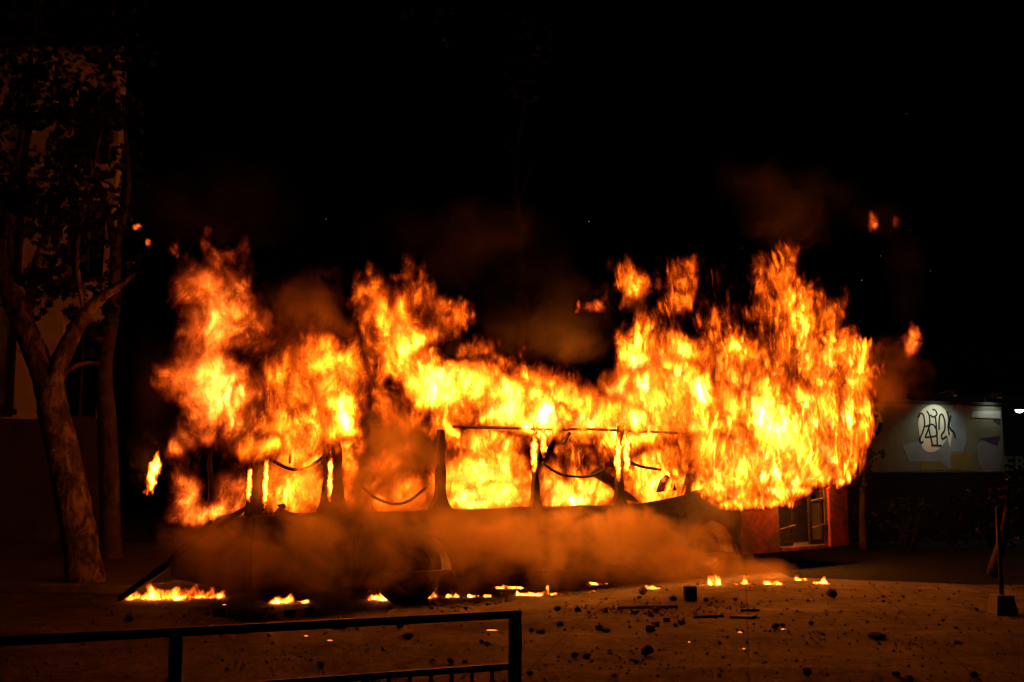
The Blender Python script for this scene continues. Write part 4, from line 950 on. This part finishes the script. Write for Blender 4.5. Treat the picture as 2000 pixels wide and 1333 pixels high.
def stones():
    items = [(960 + x / 1.923, 1080 + y / 1.923, w / 1.923, k, l) for x, y, w, k, l in ST8] + [(x / 1.923, 1080 + y / 1.923, w / 1.923, k, l) for x, y, w, k, l in ST7]
    r = random.Random(77); plainest = []
    for (px, py, wp, k, lab) in items:
        c, m = ground_at(px, py); s = wp * m
        me = {'r': ROCKM, 'b': BRICKM, 'f': FLATM}[k]; me = me[r.randrange(len(me))]
        o = bpy.data.objects.new('brick' if k == 'b' else 'stone', me); C.objects.link(o)
        o.location = (c[0], c[1] + s * .25, .001); o.rotation_euler = (0, 0, r.uniform(-.5, .5) if k == 'b' else r.uniform(0, 6.28))
        q = r.uniform(.9, 1.1); o.scale = (s * 1.05, s * 1.05, s * 1.05 * q)
        if k == 'b': tag(o, lab or 'small piece of dark brick lying on the firelit pavement', 'brick', 'bricks thrown across the pavement')
        else: tag(o, lab or 'small dark stone lying on the firelit pavement', 'stone', 'stones thrown across the pavement')
        if not lab: plainest.append(o)
    # each plain stone is singled out by how near it lies to something one can find
    marks = [('the upright square block', ground_at(1350, 1175)[0]), ('the pale splintered board', ground_at(1452, 1206)[0]), ('the largest flat dark rock', ground_at(1716, 1249)[0]), ('the largest round rock', ground_at(1265, 1282)[0]), ('the post with concrete base', ground_at(1959, 1200)[0]), ('the barrier corner', ground_at(1010, 1240)[0]), ('the pair of stones by a glowing speck', ground_at(1522, 1228)[0]), ('the pointed firelit stone', ground_at(1625, 1168)[0]), ('the widest ground fire', ground_at(330, 1190)[0]), ('the three tongued ground fire', ground_at(1052, 1170)[0]), ('the cluster of bricks beyond the barrier', ground_at(480, 1205)[0]), ('the longest glowing streak', ground_at(960, 1232)[0]), ('the bottom edge rocks at right', ground_at(1760, 1326)[0]), ('the barrier middle post', ground_at(560, 1260)[0])]
    near = {}
    for o in plainest:
        p = np.array(o.location); j = min(range(len(marks)), key=lambda q: np.linalg.norm(p[:2] - marks[q][1][:2]))
        near.setdefault((j, o['category']), []).append((float(np.linalg.norm(p[:2] - marks[j][1][:2])), o))
    words_ = ['nearest', 'second nearest', 'third nearest', 'fourth nearest', 'fifth nearest', 'sixth nearest', 'seventh nearest', 'eighth nearest', 'ninth nearest', 'tenth nearest', 'eleventh nearest', 'twelfth nearest', 'thirteenth nearest', 'fourteenth nearest', 'fifteenth nearest', 'sixteenth nearest']
    for (j, cat), lst in near.items():
        for k, (_, o) in enumerate(sorted(lst, key=lambda q: q[0])):
            o['label'] = 'small dark %s, %s to %s' % (cat, words_[min(k, 15)], marks[j][0])
    # crumbs too small to pick apart
    mb = MB()
    for q_ in range(2000):
        if q_ % 3: px = r.uniform(0, 2000); py = 1140 + 193 * r.random() ** 1.3
        else: cx_, cy_ = [(1180, 1190), (1290, 1200), (1420, 1190), (480, 1205), (880, 1180), (1560, 1240), (1800, 1260), (1250, 1290)][r.randrange(8)]; px = r.gauss(cx_, 50); py = max(1138, r.gauss(cy_, 9))
        c, m = ground_at(px, py); s = m * r.choice((2, 2, 2, 3, 3, 4, 5, 6, 7, 8)) * .5
        vs = [(c[0] + s * math.cos(a) * r.uniform(.6, 1.2), c[1] + s * math.sin(a) * r.uniform(.6, 1.2), 0.0) for a in (0, 1.57, 3.14, 4.71)]
        vs.append((c[0] + r.uniform(-.3, .3) * s, c[1] + r.uniform(-.3, .3) * s, s * r.uniform(.7, 1.4)))
        mb.add(vs, [(0, 1, 4), (1, 2, 4), (2, 3, 4), (3, 0, 4)])
    tag(mb.build('rubble', M['rock']), 'tiny crumbs of stone strewn over the pavement', 'rubble', kind='stuff')
stones()
def block():
    c, m = ground_at(1350, 1175)
    b = MB(); h = 28 * m; w = 11.5 * m
    b.box((-w, -w * .8, 0), (w, w * .8, h)); o = b.build('concrete_block', M['rock'], bevel=.012)
    o.location = (c[0], c[1] + w * .8, .001); o.rotation_euler = (0, 0, .12)
    tag(o, 'upright dark square block standing on the pavement below the bus', 'block')
block()
def boards():
    for (px, py, lp, wp, rot, lab, mt) in [(1452, 1206, 46, 22, -.35, 'pale splintered board lying flat with firelight on it', 'wood'), (1385, 1206, 60, 7, .12, 'thin dark lath beside the pale board', 'char'), (1265, 1188, 120, 6, .05, 'long thin dark strip across the pavement below the block', 'char'), (1465, 1194, 38, 5, -.1, 'short dark strip behind the pale board', 'char'), (480, 1146, 54, 6, -.06, 'charred strip lying by the widest ground fire', 'char')]:
        c, m = ground_at(px, py); b = MB(); l = lp * m / 2; d = max(.03, wp * m * 2.2) / 2
        b.add([(-l, -d, 0), (l * .9, -d * .8, 0), (l, d, 0), (-l * .95, d * .9, 0), (-l, -d, .022), (l * .9, -d * .8, .03), (l, d, .026), (-l * .95, d * .9, .02)], [(0, 3, 2, 1), (4, 5, 6, 7), (0, 1, 5, 4), (1, 2, 6, 5), (2, 3, 7, 6), (3, 0, 4, 7)])
        o = b.build('board', M[mt]); o.location = (c[0], c[1], .002); o.rotation_euler = (0, 0, rot); tag(o, lab, 'board', 'boards and strips on the pavement')
boards()
def ember_glints():  # some of these are wet glints of firelight, modelled as glowing slivers
    L_ = ['longest glowing streak seen through the barrier corner', 'tiny glowing speck under the barrier rail near its middle post', 'flat glowing speck right of the tiny one below the rail', 'speck glowing before the stone pair', 'bright glowing speck under the larger stone of the pair', 'small glowing speck above the bottom edge rocks', 'tiny glowing speck below the thin dark lath', 'glowing speck near the upright brick cluster']
    for k, (px, py, w, h) in enumerate([(960, 1232, 24, 5), (598, 1243, 9, 3), (645, 1252, 12, 2), (1446, 1236, 10, 4), (1530, 1230, 12, 4), (1453, 1268, 7, 3), (1346, 1255, 5, 3), (438, 1182, 8, 3)]):
        c, m = ground_at(px, py); b = MB(); r = random.Random(600 + k); n = 9; a = w * m / 2; d = max(.008, h * m * .9)
        vs = [(a * math.cos(t) * r.uniform(.7, 1.1), d * math.sin(t) * r.uniform(.7, 1.1), 0) for t in np.linspace(0, 2 * math.pi, n, endpoint=False)]
        vs += [(x * .6, y * .6, .012) for x, y, _ in vs]
        vs[n:] = [(x, y, .006) for x, y, _ in vs[n:]]
        b.add(vs, [(i, (i + 1) % n, n + (i + 1) % n, n + i) for i in range(n)] + [tuple(range(n, 2 * n))])
        o = b.build('ember', M['ember']); o.location = (c[0], c[1], .002); tag(o, L_[k], 'ember', 'glowing specks on the pavement')
ember_glints()
def sparks():
    r = random.Random(91); mb = MB()
    pts = [(637, 428), (1150, 433), (485, 382), (882, 428), (1683, 548), (1778, 450), (613, 1065), (684, 1132), (1720, 500), (1817, 530)]
    pts += [(r.uniform(300, 1850), 650 - 560 * r.random() ** 1.6) for _ in range(5)] + [(r.uniform(1430, 1700), r.uniform(960, 1090)) for _ in range(26)]
    for i, (px, py) in enumerate(pts):
        Y = r.uniform(12.5, 20) if py < 900 else 15.0
        c, m = depth_at(px, py, Y); s = m * (.75 if i < 12 else r.uniform(.3, .5))
        mb.add([(c[0] - s, c[1], c[2]), (c[0] + s, c[1], c[2]), (c[0], c[1] - s, c[2]), (c[0], c[1] + s, c[2]), (c[0], c[1], c[2] - s), (c[0] + s * .6, c[1], c[2] + s * 1.6)], [(0, 2, 5), (2, 1, 5), (1, 3, 5), (3, 0, 5), (2, 0, 4), (1, 2, 4), (3, 1, 4), (0, 3, 4)])
    tag(mb.build('sparks', M['spark']), 'sparks drifting in the dark air above the fire', 'sparks', kind='stuff')
sparks()

# ------------------------------------------------------------------ smoke
def puffs(lst, mat):
    for (px, py, rx, ry, Y, ryd) in lst:
        c, m = depth_at(px, py, Y)
        bm = bmesh.new(); bmesh.ops.create_icosphere(bm, subdivisions=3, radius=1.0)
        me = bpy.data.meshes.new('smoke'); bm.to_mesh(me); bm.free(); me.materials.append(M[mat])
        o = bpy.data.objects.new('smoke', me); C.objects.link(o); o.location = c; o.scale = (rx * m, ryd, ry * m)
        o['kind'] = 'stuff'
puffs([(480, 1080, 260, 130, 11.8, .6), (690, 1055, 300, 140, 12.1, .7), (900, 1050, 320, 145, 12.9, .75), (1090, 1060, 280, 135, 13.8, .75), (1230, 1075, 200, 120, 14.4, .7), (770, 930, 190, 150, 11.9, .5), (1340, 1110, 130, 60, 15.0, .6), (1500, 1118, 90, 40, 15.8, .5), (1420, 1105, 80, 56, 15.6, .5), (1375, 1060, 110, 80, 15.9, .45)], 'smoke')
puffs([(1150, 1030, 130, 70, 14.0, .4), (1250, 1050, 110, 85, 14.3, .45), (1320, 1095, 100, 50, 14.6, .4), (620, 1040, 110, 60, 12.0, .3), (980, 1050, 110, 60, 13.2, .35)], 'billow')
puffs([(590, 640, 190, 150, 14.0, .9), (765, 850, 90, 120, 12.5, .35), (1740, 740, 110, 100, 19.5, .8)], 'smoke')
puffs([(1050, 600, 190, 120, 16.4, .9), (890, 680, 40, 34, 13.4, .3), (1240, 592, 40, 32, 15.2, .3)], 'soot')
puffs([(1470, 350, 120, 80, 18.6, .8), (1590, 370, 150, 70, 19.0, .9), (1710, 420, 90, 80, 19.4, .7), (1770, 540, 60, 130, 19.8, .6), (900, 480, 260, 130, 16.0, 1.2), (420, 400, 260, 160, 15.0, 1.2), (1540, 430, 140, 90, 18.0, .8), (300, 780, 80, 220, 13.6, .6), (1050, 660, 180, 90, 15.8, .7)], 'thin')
